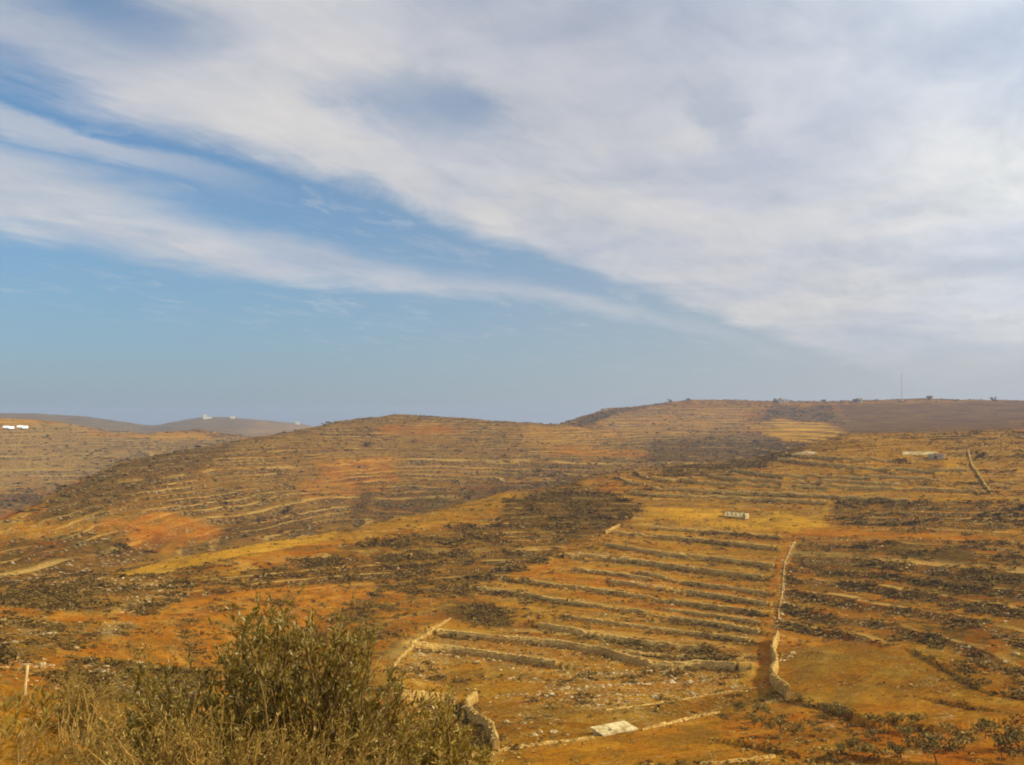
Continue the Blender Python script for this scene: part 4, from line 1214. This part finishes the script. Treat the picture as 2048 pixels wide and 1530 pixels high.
obj('end_wall', box_mesh('end_wall', [((L * .95, .7, .5), (.8, 2.0, 1.5), 0)], M_conc), pen)
obj('footing', box_mesh('footing', [((L * .45, -.35, -.05), (L * .9, .5, .6), 0)], M_wall), pen)


# buildings
def house(name, p, rz, w, dp, h, label, cat='house', roof=M_plaster, wall=M_plaster, nwin=2, upper=None, group=None):
    o = empty(name, p, rz)
    tag(o, label, cat, group)
    obj('wall', box_mesh('wall', [((0, 0, h / 2 - .5), (w, dp, h + 1), 0)], wall), o)
    rf = obj('roof', box_mesh('roof', [((0, 0, h + .12), (w + .5, dp + .5, .24), 0), ((0, -dp / 2 - .1, h + .4), (w + .3, .15, .35), 0)], roof), o)
    if upper:
        obj('upper_room', box_mesh('upper_room', [((upper[0], 0, h + .24 + upper[2] / 2), (upper[1], dp * .7, upper[2]), 0)], wall), o)
    obj('door', box_mesh('door', [((-w * .05, -dp / 2 - .03, 1.0), (1.0, .1, 2.0), 0)], M_bark), o)
    for k in range(nwin):
        xw = -w * .35 + w * .7 * k / max(nwin - 1, 1)
        wn = obj('window', box_mesh('window', [((xw, -dp / 2 - .03, h * .55), (1.1, .1, 1.1), 0)], M_glass), o)
        obj('sill', box_mesh('sill', [((xw, -dp / 2 - .1, h * .55 - .62), (1.3, .3, .12), 0)], roof), wn)
    return o


def face(p):
    return -math.atan2(p[0], p[1])


p = at(1840, 909)
plat = empty('stone_platform', p, face(p) + .1)
tag(plat, 'long low pale stone platform with a sloping face on the upper right slope', 'platform')
obj('sloping_face', mesh_np('sloping_face', [(-6.2, -1.0, -.3), (6.2, -1.0, -.3), (5.8, 1.3, 1.25), (-6.0, 1.3, 1.35), (-6.2, 2.2, -.3), (6.2, 2.2, -.3)],
    [(0, 1, 2, 3), (1, 5, 2, 2), (0, 3, 4, 4), (3, 2, 5, 4)], M_plaster, False) if False else box_mesh('sloping_face', [((0, .2, .3), (12.4, 1.6, 1.5), 0)], M_conc), plat)
for v in plat.children[0].data.vertices:
    if v.co.z > .5: v.co.y = 1.2 + (v.co.y - .2) * .4; v.co.x *= .97
obj('top_bed', box_mesh('top_bed', [((0, 2.6, .55), (11.6, 2.2, .9), 0)], M_conc), plat)
p = at(1873, 917); house('stone_shed', p, face(p) - .05, 5.0, 3.0, 1.1, 'small grey flat-roofed shed just below the long pale one', 'shed', M_roof, M_roof, 0)
p = at(1566, 805, 'D'); p[2] += .2; house('farm_house', p, face(p), 14, 9, 3.6, 'flat pale house with a raised room on the back ridge, left of the mast', 'house', M_plaster, M_plaster, 3, (-3, 5, 2.2))
p = at(1719, 805, 'D'); house('farm_house', p, face(p), 7.5, 7, 5.2, 'small square pale house on the back ridge, nearest the mast', 'house', M_plaster, M_plaster, 2)
p = at(410, 838, 'F'); house('village_house', p, face(p), 9, 9, 12, 'tall pale house on the far left hilltop', 'house', M_plaster, M_plaster, 2)
p = at(418, 837.5, 'F'); house('village_house', p, face(p), 15, 10, 5, 'low wide pale house right beside the tall one on the far hilltop', 'house', M_plaster, M_plaster, 3)
p = at(465, 837, 'F'); house('village_house', p, face(p), 14, 10, 6, 'pale house alone at the middle of the far hilltop', 'house', M_plaster, M_plaster, 3)
p = at(595, 849, 'F'); house('village_house', p, face(p), 13, 10, 8, 'pinkish house on the far hill where the middle hill begins', 'house', M_plaster, M_plaster, 2)
p = at(1208, 822, 'D'); house('stone_shed', p, face(p), 9, 5, 2.6, 'low tan stone hut on the left shoulder of the back hill', 'hut', M_conc, M_conc, 1)

# lattice mast on the ridge
p = at(1804, 803, 'D')
mast = empty('lattice_mast', p)
tag(mast, 'tall thin lattice mast standing on the back ridge', 'mast')
H = 36.0; legs = [(.75 * math.cos(a_), .75 * math.sin(a_)) for a_ in (0, 2.094, 4.189)]
for lx, ly in legs:
    obj('leg', mesh_np('leg', *tubes([([(lx, ly, -1), (lx * .7, ly * .7, H)], [.09, .06])]), M_steel, False), mast)
br = []
for k in range(24):
    z0 = H * k / 24; z1 = H * (k + 1) / 24
    for i in range(3):
        a_, b_ = legs[i], legs[(i + 1) % 3]
        f0, f1 = 1 - .3 * k / 24, 1 - .3 * (k + 1) / 24
        br.append(([(a_[0] * f0, a_[1] * f0, z0), (b_[0] * f1, b_[1] * f1, z1)], [.06, .06]))
obj('bracing', mesh_np('bracing', *tubes(br, 3), M_steel, False), mast)
obj('antenna', mesh_np('antenna', *tubes([([(0, 0, H - .5), (0, 0, H + 4)], [.08, .04]), ([(.6, -.4, H - 3), (.6, -.4, H - 1)], [.25, .25])]), M_steel, False), mast)


# white vaulted shelters on the left hill
def vault(parent, x, y, L_, w, h, name='cover'):
    n = 12
    V = []; F = []
    for i, xx in enumerate((-L_ / 2, -L_ * .42, L_ * .42, L_ / 2)):
        k = .8 if i in (0, 3) else 1
        for j in range(n + 1):
            a_ = math.pi * j / n
            V.append((x + xx, y + math.cos(a_) * w / 2 * k, max(math.sin(a_), 0) ** .7 * h * k - .4))
    for i in range(3):
        for j in range(n):
            q_ = i * (n + 1) + j
            F.append((q_, q_ + 1, q_ + n + 2, q_ + n + 1))
    c = len(V)
    for i in (0, 3):
        V.append((x + (-L_ / 2, 0, 0, L_ / 2)[i], y, -.4))
        for j in range(n):
            F.append((i * (n + 1) + j, i * (n + 1) + j + 1, len(V) - 1, len(V) - 1))
    me = bpy.data.meshes.new(name)
    me.from_pydata(V, [], [tuple(dict.fromkeys(f)) for f in F])
    me.materials.append(M_white)
    return obj(name, me, parent)


for (x, y), lab in (((17, 857), 'white vaulted shelter on the left hill, nearest the picture edge'), ((45, 856), 'white vaulted shelter on the left hill, right of its twin')):
    p = at(x, y, 'D')
    o = empty('vaulted_shelter', p, face(p))
    tag(o, lab, 'shelter', 'white shelters on the left hill')
    vault(o, -2.2, 3, 6, 4.5, 3.0); vault(o, 2.2, -1, 5.5, 4, 2.6)

# spoil heap of pale stone
p = at(1616, 908)
r_ = np.linspace(0, 1, 7); th_ = np.linspace(0, 2 * math.pi, 25)[:-1]
hv = [(5.8 * r * math.cos(t) * (1 + .2 * math.sin(3 * t)), 2.2 * r * math.sin(t), (1 - r ** 1.6) * 1.5 - .25 + random.uniform(-.1, .1)) for r in r_ for t in th_]
hf = [(i * 24 + j, i * 24 + (j + 1) % 24, (i + 1) * 24 + (j + 1) % 24, (i + 1) * 24 + j) for i in range(6) for j in range(24)]
tag(obj('stone_heap', mesh_np('stone_heap', hv, hf, M_stone, False), loc=p), 'low pale heap of limestone near the top of the curved terraces', 'stone heap').rotation_euler = (0, 0, face(p))


# ------------------------------------------------------------------ lone trees and young olives
def tree_meshes(seed, h, cw, leaves, leaf, mat):
    rng = np.random.default_rng(seed)
    paths = []
    tip = np.array((rng.normal(0, .06) * h, rng.normal(0, .06) * h, h * .33))
    paths.append(([(0, 0, -.2), tuple(tip * (.5, .5, .5)), tuple(tip)], [h * .035, h * .028, h * .022]))
    cs = []
    for k in range(7):
        e = np.array((rng.normal(0, .30) * cw, rng.normal(0, .30) * cw, h * rng.uniform(.42, .85)))
        paths.append(([tuple(tip), tuple((tip + e) / 2 + (0, 0, -.03 * h)), tuple(e)], [h * .018, h * .012, h * .005]))
        cs.append(e)
    cs = np.array(cs)
    w = rng.integers(0, 7, leaves)
    v = rng.normal(size=(leaves, 3)); v /= np.linalg.norm(v, axis=1)[:, None]
    c = cs[w] + v * (rng.uniform(.2, 1, leaves) ** .5)[:, None] * (cw * .26, cw * .26, h * .20)
    R = rot_rand(leaves, rng)
    q0 = np.array([(-1, -.45, 0), (1, -.4, .1), (.9, .5, 0), (-.85, .45, -.1)])
    V = np.einsum('nij,kj->nki', R, q0) * (leaf * rng.uniform(.6, 1.4, leaves))[:, None, None] + c[:, None]
    return mesh_np('trunk', *tubes(paths, 5), M_bark), mesh_np('crown', V.reshape(-1, 3), np.arange(leaves * 4).reshape(-1, 4), mat, False)


def plant_tree(name, meshes, p, s, label, cat, group=None):
    o = empty(name, p, random.uniform(0, 6.28))
    o.scale = (s, s, s)
    obj('trunk', meshes[0], o); obj('crown', meshes[1], o)
    return tag(o, label, cat, group)


OLV = [tree_meshes(400 + i, 1.7, 1.9, 420, .085, M_sap) for i in range(6)]
SAP = [
    (1747, 1521, 1.0, 'young round-crowned olive tree with a visible trunk, left of a pair at the bottom right'),
    (1797, 1520, .8, 'young olive tree with a thin trunk, right of the round-crowned one at the bottom right'),
    (1815, 1490, 1.0, 'young olive tree with a bare trunk below the dark earth bank'),
    (1701, 1508, .85, 'narrow dark young olive at the right end of the pale strip'),
    (1745, 1480, .75, 'squat bushy olive above the round-crowned one'),
    (1875, 1527, 1.5, 'largest bushy olive tree at the bottom right edge'),
    (1925, 1500, 1.35, 'tall leafy olive left of the dark shrubs at the right bottom corner'),
    (1862, 1497, .8, 'slim olive with a tuft-like crown beside the largest bushy one'),
    (1970, 1478, 1.1, 'dark olive under the right-hand earth bank'),
    (2005, 1520, 1.3, 'wide dark olive in the bottom right corner'),
    (2036, 1500, 1.2, 'dark olive cut by the right picture edge'),
    (1558, 1478, 1.25, 'tall dark olive in the middle of the red plot'),
    (1530, 1436, 1.1, 'leaning dark olive in the red plot, nearest the crooked wall foot'),
    (1508, 1456, .9, 'broad low olive at the centre left of the red plot'),
    (1478, 1428, .8, 'dark olive at the end of the low stone edging'),
    (1600, 1405, .6, 'small round olive just right of the crooked wall foot'),
    (1650, 1425, .8, 'first olive of the row under the ploughed field'),
    (1672, 1432, .85, 'second olive of the row under the ploughed field'),
    (1694, 1438, .8, 'last olive of the row under the ploughed field'),
    (1790, 1449, .7, 'small round olive standing on the curved earth bank'),
    (1828, 1457, .85, 'olive between the two dark earth banks'),
    (1640, 1470, .5, 'small olive alone at the right of the red plot'),
    (1597, 1460, .5, 'small olive beside the tall dark one in the red plot'),
    (1450, 1445, .6, 'small olive on the tan field edge left of the red plot'),
]
for k, (x, y, s, lab) in enumerate(SAP):
    plant_tree('olive_tree', OLV[k % 6], at(x, y), s, lab, 'olive tree', 'young olive trees at lower right')
BIGT = [tree_meshes(430 + i, 3.2, 3.6, 260, .24, M_scrub) for i in range(3)]
for k, (x, y, sg, s, lab) in enumerate([
    (1803, 932, 'B', 1.0, 'round dark tree alone on the upper right terraces'),
    (1965, 918, 'B', .9, 'round dark tree right of the slanting wall on the upper right slope'),
    (1423, 884, 'C', 1.7, 'lone dark tree on the far slope left of the bright yellow field'),
    (737, 894, 'C', 1.5, 'lone dark tree high on the middle hill'),
    (577, 1028, 'C', 1.3, 'lone dark tree low on the middle hill, above the yellow strip'),
    (240, 1106, 'C', 1.2, 'lone dark tree above the lower end of the yellow strip'),
    (1080, 948, 'C', 1.2, 'lone dark tree at the right foot of the middle hill'),
    (1551, 806, 'D', 2.2, 'dark tree touching the left end of the ridge house with the raised room'),
    (1708, 806, 'D', 2.0, 'dark tree touching the left side of the small square ridge house'),
    (1647, 806, 'D', 1.8, 'dark tree on the back ridge midway between the two houses'),
    (1340, 805, 'D', 1.6, 'small tree on the back ridge left of its crest'),
    (1375, 803, 'D', 1.6, 'small tree on the crest of the back ridge'),
    (1860, 801, 'D', 2.3, 'clump-like tree on the back ridge right of the mast'),
    (1985, 803, 'D', 2.0, 'tree on the back ridge towards the right picture edge'),
]):
    plant_tree('lone_tree', BIGT[k % 3], at(x, y, sg) - np.array((0, 0, .35 * s)), s, lab, 'tree', 'lone trees on the hills')

# ------------------------------------------------------------------ foreground bushes
def sample_poly(poly, n, rng):
    xs = [p_[0] for p_ in poly]; ys = [p_[1] for p_ in poly]
    out = np.zeros((0, 2))
    while len(out) < n:
        c = np.c_[rng.uniform(min(xs), max(xs), n * 2), rng.uniform(min(ys), max(ys), n * 2)]
        out = np.concatenate([out, c[inside(poly, c[:, 0], c[:, 1])]])
    return out[:n]


def bush(name, label, poly, dist_, spread, basepx, ntip, ntwig, nleaf, leaf_len, leaf_w, lmat, bmat, twig_len, up_bias, seed):
    rng = np.random.default_rng(seed)
    a_, _ = az_tan(basepx, 855.)
    bx_, by_ = dist_ * math.sin(a_), dist_ * math.cos(a_)
    bz = ground_z(bx_, by_)[0]
    o = empty(name, (bx_, by_, bz))
    tag(o, label, 'bush')
    base = np.array((bx_, by_, bz))
    tips = sample_poly(poly, ntip, rng)
    paths = []; twigs = []; LC = []; LD = []
    cx = np.mean([p_[0] for p_ in poly])
    for x, y in tips:
        dd = dist_ + rng.normal(0, spread) * .6
        X, Y_, Z_ = ray(x, y)
        tip = np.array((X, Y_, Z_)) * dd / Y_ - base
        gz = ground_z(tip[0] + bx_, tip[1] + by_)[0] - bz
        tip[2] = max(tip[2], gz + .05)
        root = np.array((tip[0] * .35 + rng.normal(0, .08), tip[1] * .35 + rng.normal(0, .08), 0))
        root[2] = ground_z(root[0] + bx_, root[1] + by_)[0] - bz - .05
        midp = root * .45 + tip * .55 + np.array((rng.normal(0, .06), rng.normal(0, .06), .04))
        t = np.linspace(0, 1, 7)[:, None]
        P = (1 - t) ** 2 * root + 2 * t * (1 - t) * midp + t * t * tip
        P[1:-1] += rng.normal(0, .012, (5, 3))
        paths.append((P, np.linspace(.010, .0025, 7) * rng.uniform(.7, 1.5)))
        dirn = (tip - midp); dirn /= np.linalg.norm(dirn) + 1e-9
        for k in range(ntwig):
            u = 1 - rng.random() ** 1.4 * .62
            i0 = min(int(u * 6), 5)
            st = P[i0] + (P[i0 + 1] - P[i0]) * (u * 6 - i0)
            dv_ = dirn * .55 + rng.normal(0, .52, 3) + np.array((0, 0, up_bias))
            dv_ /= np.linalg.norm(dv_)
            ln = twig_len * rng.uniform(.5, 1.4)
            bend = rng.normal(0, .12, 3) * ln
            Q = np.array([st, st + dv_ * ln * .5 + bend, st + dv_ * ln])
            twigs.append((Q, [.0022, .0016, .0009]))
            f = rng.uniform(.12, 1.05, nleaf)[:, None]
            LC.append(np.where(f < .5, Q[0] + (Q[1] - Q[0]) * f * 2, Q[1] + (Q[2] - Q[1]) * (f * 2 - 1)))
            ld = dv_ * .9 + rng.normal(0, .55, (nleaf, 3)) + np.array((0, 0, up_bias * .6))
            LD.append(ld / np.linalg.norm(ld, axis=1)[:, None])
    LC = np.concatenate(LC); LD = np.concatenate(LD)
    n = len(LC)
    ll = leaf_len * rng.uniform(.55, 1.3, n)[:, None]; lw = leaf_w * rng.uniform(.6, 1.3, n)[:, None]
    sd = np.cross(LD, rng.normal(size=(n, 3))); sd /= np.linalg.norm(sd, axis=1)[:, None] + 1e-9
    nm_ = np.cross(LD, sd)
    V = np.stack([LC, LC + LD * ll * .5 + sd * lw + nm_ * lw * .25, LC + LD * ll - nm_ * ll * .06, LC + LD * ll * .5 - sd * lw + nm_ * lw * .25], 1)
    obj('branches', mesh_np('branches', *tubes(paths, 4), bmat), o)
    obj('twigs', mesh_np('twigs', *tubes(twigs, 3), bmat), o)
    lf = obj('leaves', mesh_np('leaves', V.reshape(-1, 3), np.arange(n * 4).reshape(-1, 4), lmat, False), o)
    for ch in o.children:
        ch['kind'] = 'stuff'
    return o


bush('olive_bush', 'large grey-green olive bush in the foreground, left of centre',
     [(270, 1350), (300, 1322), (360, 1336), (430, 1305), (465, 1285), (480, 1235), (555, 1210), (600, 1225), (645, 1250), (680, 1228), (725, 1250), (785, 1295), (775, 1350), (830, 1400), (850, 1460), (820, 1560), (700, 1640), (350, 1640), (210, 1540), (235, 1430)],
     6.0, .55, 590, 300, 9, 15, .046, .0060, M_olive, M_bark, .17, .45, 51)
bush('olive_bush', 'smaller olive bush at the right foot of the large one',
     [(838, 1432), (880, 1412), (925, 1440), (975, 1475), (985, 1530), (960, 1640), (790, 1640), (800, 1500)],
     6.6, .3, 890, 75, 8, 14, .046, .0065, M_olive, M_bark, .15, .4, 52)
bush('dry_thorn_bush', 'dry brown twiggy bush in front of the olive bush, along the bottom edge',
     [(150, 1450), (230, 1440), (420, 1435), (600, 1460), (720, 1480), (800, 1520), (760, 1640), (120, 1640)],
     4.9, .35, 430, 150, 8, 10, .024, .0040, M_dryleaf, M_twig, .20, .35, 53)
bush('dry_thorn_bush', 'pale dry feathery bush beside the stake on the far left',
     [(105, 1370), (150, 1345), (200, 1365), (255, 1400), (270, 1440), (150, 1470), (100, 1430)],
     7.2, .25, 180, 60, 8, 9, .022, .0040, M_dryleaf, M_twig, .16, .4, 54)

# dry grass on the near ground
rngG = np.random.default_rng(77)
nt = 1700
gd = rngG.uniform(3.0, 9.6, nt); gx = rngG.uniform(-120, 900, nt)
ga = az_tan(gx, np.full(nt, 855.))[0]
gX, gY = gd * np.sin(ga), gd * np.cos(ga)
keep = fbm(gX / .9, gY / .9, 3) > -.10
gX, gY = gX[keep], gY[keep]
gZ = ground_z(gX, gY)
nb_ = 11
bxs = np.repeat(gX, nb_) + rngG.normal(0, .03, len(gX) * nb_); bys = np.repeat(gY, nb_) + rngG.normal(0, .03, len(gX) * nb_); bzs = np.repeat(gZ, nb_) - .01
m_ = len(bxs)
ht = rngG.gamma(4, .024, m_); ln_ = rngG.normal(0, .7, (m_, 2)) + (.55, .05)
wd = rngG.uniform(.0016, .0034, m_)[:, None]
B0 = np.c_[bxs, bys, bzs]
B1 = B0 + np.c_[ln_ * (ht * .35)[:, None], ht * .62]
B2 = B0 + np.c_[ln_ * (ht * 1.05)[:, None], ht * .95]
sx = np.c_[rngG.normal(1, .3, m_), rngG.normal(0, .6, m_), np.zeros(m_)]; sx /= np.linalg.norm(sx, axis=1)[:, None]
V = np.stack([B0 - sx * wd, B0 + sx * wd, B1 + sx * wd * .8, B1 - sx * wd * .8, B2 + sx * wd * .2, B2 - sx * wd * .2], 1).reshape(-1, 3)
k6 = np.arange(m_)[:, None] * 6
F = np.concatenate([k6 + np.array([[0, 1, 2, 3]]), k6 + np.array([[3, 2, 4, 5]])])
o0 = np.array((gX.mean(), gY.mean(), gZ.min()))
tag(obj('dry_grass', mesh_np('dry_grass', V - o0, F, M_grass, False), loc=o0), 'golden dry grass covering the near slope', 'grass', kind='stuff')

# wooden stake
p = at(51, 1392, 'near')
stv = tubes([([(-.012, 0, -.15), (-.006, 0, .10), (.004, 0, .19), (.012, 0, .285), (.014, 0, .30)], [.016, .017, .014, .016, .006])], 7)
tag(obj('wooden_stake', mesh_np('wooden_stake', *stv, M_wood), loc=p), 'pale wooden stake standing upright on the far left of the near slope', 'stake')

# leafy weeds on the near left
lfm = mesh_np('leaf', [(0, 0, 0), (.014, .004, .05), (.009, .01, .105), (0, .02, .135), (-.009, .01, .105), (-.014, .004, .05), (0, -.004, .06)],
              [(0, 1, 6), (1, 2, 6), (2, 3, 6), (3, 4, 6), (4, 5, 6), (5, 0, 6)], M_olive, True)
stm_ = mesh_np('stem', *tubes([([(0, 0, -.03), (.004, 0, .06), (0, .004, .13)], [.004, .003, .002])], 4), M_twig)
WEEDS = [(10, 1420), (38, 1412), (70, 1405), (88, 1418), (104, 1402), (118, 1425), (30, 1448), (52, 1458), (92, 1446), (130, 1412), (12, 1470), (75, 1476)]
WEEDS.sort()
for k, (x, y) in enumerate(WEEDS):
    p = at(x, y + 18, 'near')
    o = empty('leafy_weed', p, random.uniform(0, 6.28))
    o.scale = [random.uniform(.75, 1.25)] * 3
    obj('stem', stm_, o)
    for j in range(8):
        l_ = obj('leaf', lfm, o, (0, 0, .02 + .014 * j))
        l_.rotation_euler = (-random.uniform(.15, .75), 0, j * 2.4 + random.uniform(-.3, .3))
        l_.scale = [random.uniform(.6, 1.05)] * 3
    tag(o, f'{ordinal(k)} small pale-leaved weed from the left picture edge, near the stake', 'weed', 'pale weeds near the stake')


# dead stems
def stalk(px, dist_, label, branches=()):
    def w3(x, y, d):
        X, Y_, Z_ = ray(x, y)
        return np.array((X, Y_, Z_)) * d / Y_
    P = np.array([w3(x, y, dist_) for x, y in px])
    n = 14
    t = np.linspace(0, 1, len(px)); tn = np.linspace(0, 1, n)
    Q = np.stack([np.interp(tn, t, P[:, i]) for i in range(3)], -1)
    Q[:, 2] = np.convolve(np.pad(Q[:, 2], 1, mode='edge'), [.25, .5, .25], 'valid')
    Q[0, 2] = ground_z(Q[0, 0], Q[0, 1])[0] - .03
    o = empty('dead_stem', Q[0])
    tag(o, label, 'dead stem')
    obj('stem', mesh_np('stem', *tubes([(Q - Q[0], np.linspace(.007, .0035, n))], 5), M_twig), o)
    for b_ in branches:
        B_ = np.array([w3(x, y, dist_) for x, y in b_]) - Q[0]
        obj('side_shoot', mesh_np('side_shoot', *tubes([(B_, np.linspace(.0035, .0015, len(B_)))], 4), M_twig), o)


stalk([(300, 1545), (330, 1495), (350, 1478), (372, 1470), (388, 1482), (400, 1498)], 4.4, 'pale arched dead stem over the dry bush at the bottom left')
stalk([(262, 1545), (240, 1490), (214, 1450), (196, 1425), (180, 1405)], 5.0, 'pale forked dead stem leaning left at the bottom left',
      ([(205, 1437), (196, 1415)], [(196, 1425), (206, 1400)], [(214, 1450), (198, 1452)], [(228, 1470), (246, 1448)]))

# ------------------------------------------------------------------ haze
hz = bpy.data.meshes.new('haze')
R_, z0, z1 = 4600.0, float(Zg.min()) - 2, float(max(Zg.max(), 90)) + 8
hv = [(R_ * sx_, R_ * sy_, z_) for z_ in (z0, z1) for sx_, sy_ in ((-1, -1), (1, -1), (1, 1), (-1, 1))]
hz.from_pydata(hv, [], [(3, 2, 1, 0), (4, 5, 6, 7), (0, 1, 5, 4), (1, 2, 6, 5), (2, 3, 7, 6), (3, 0, 4, 7)])
mh = bpy.data.materials.new('haze air')
mh.use_nodes = True
mh.node_tree.nodes.clear()
ho = mh.node_tree.nodes.new('ShaderNodeOutputMaterial')
hvn = mh.node_tree.nodes.new('ShaderNodeVolumePrincipled')
hvn.inputs['Color'].default_value = (.60, .74, 1.0, 1)
hvn.inputs['Density'].default_value = 0.00019
hvn.inputs['Anisotropy'].default_value = .2
mh.node_tree.links.new(hvn.outputs[0], ho.inputs['Volume'])
hz.materials.append(mh)
tag(obj('haze', hz), 'thin pale haze over the hills', 'haze', kind='stuff')
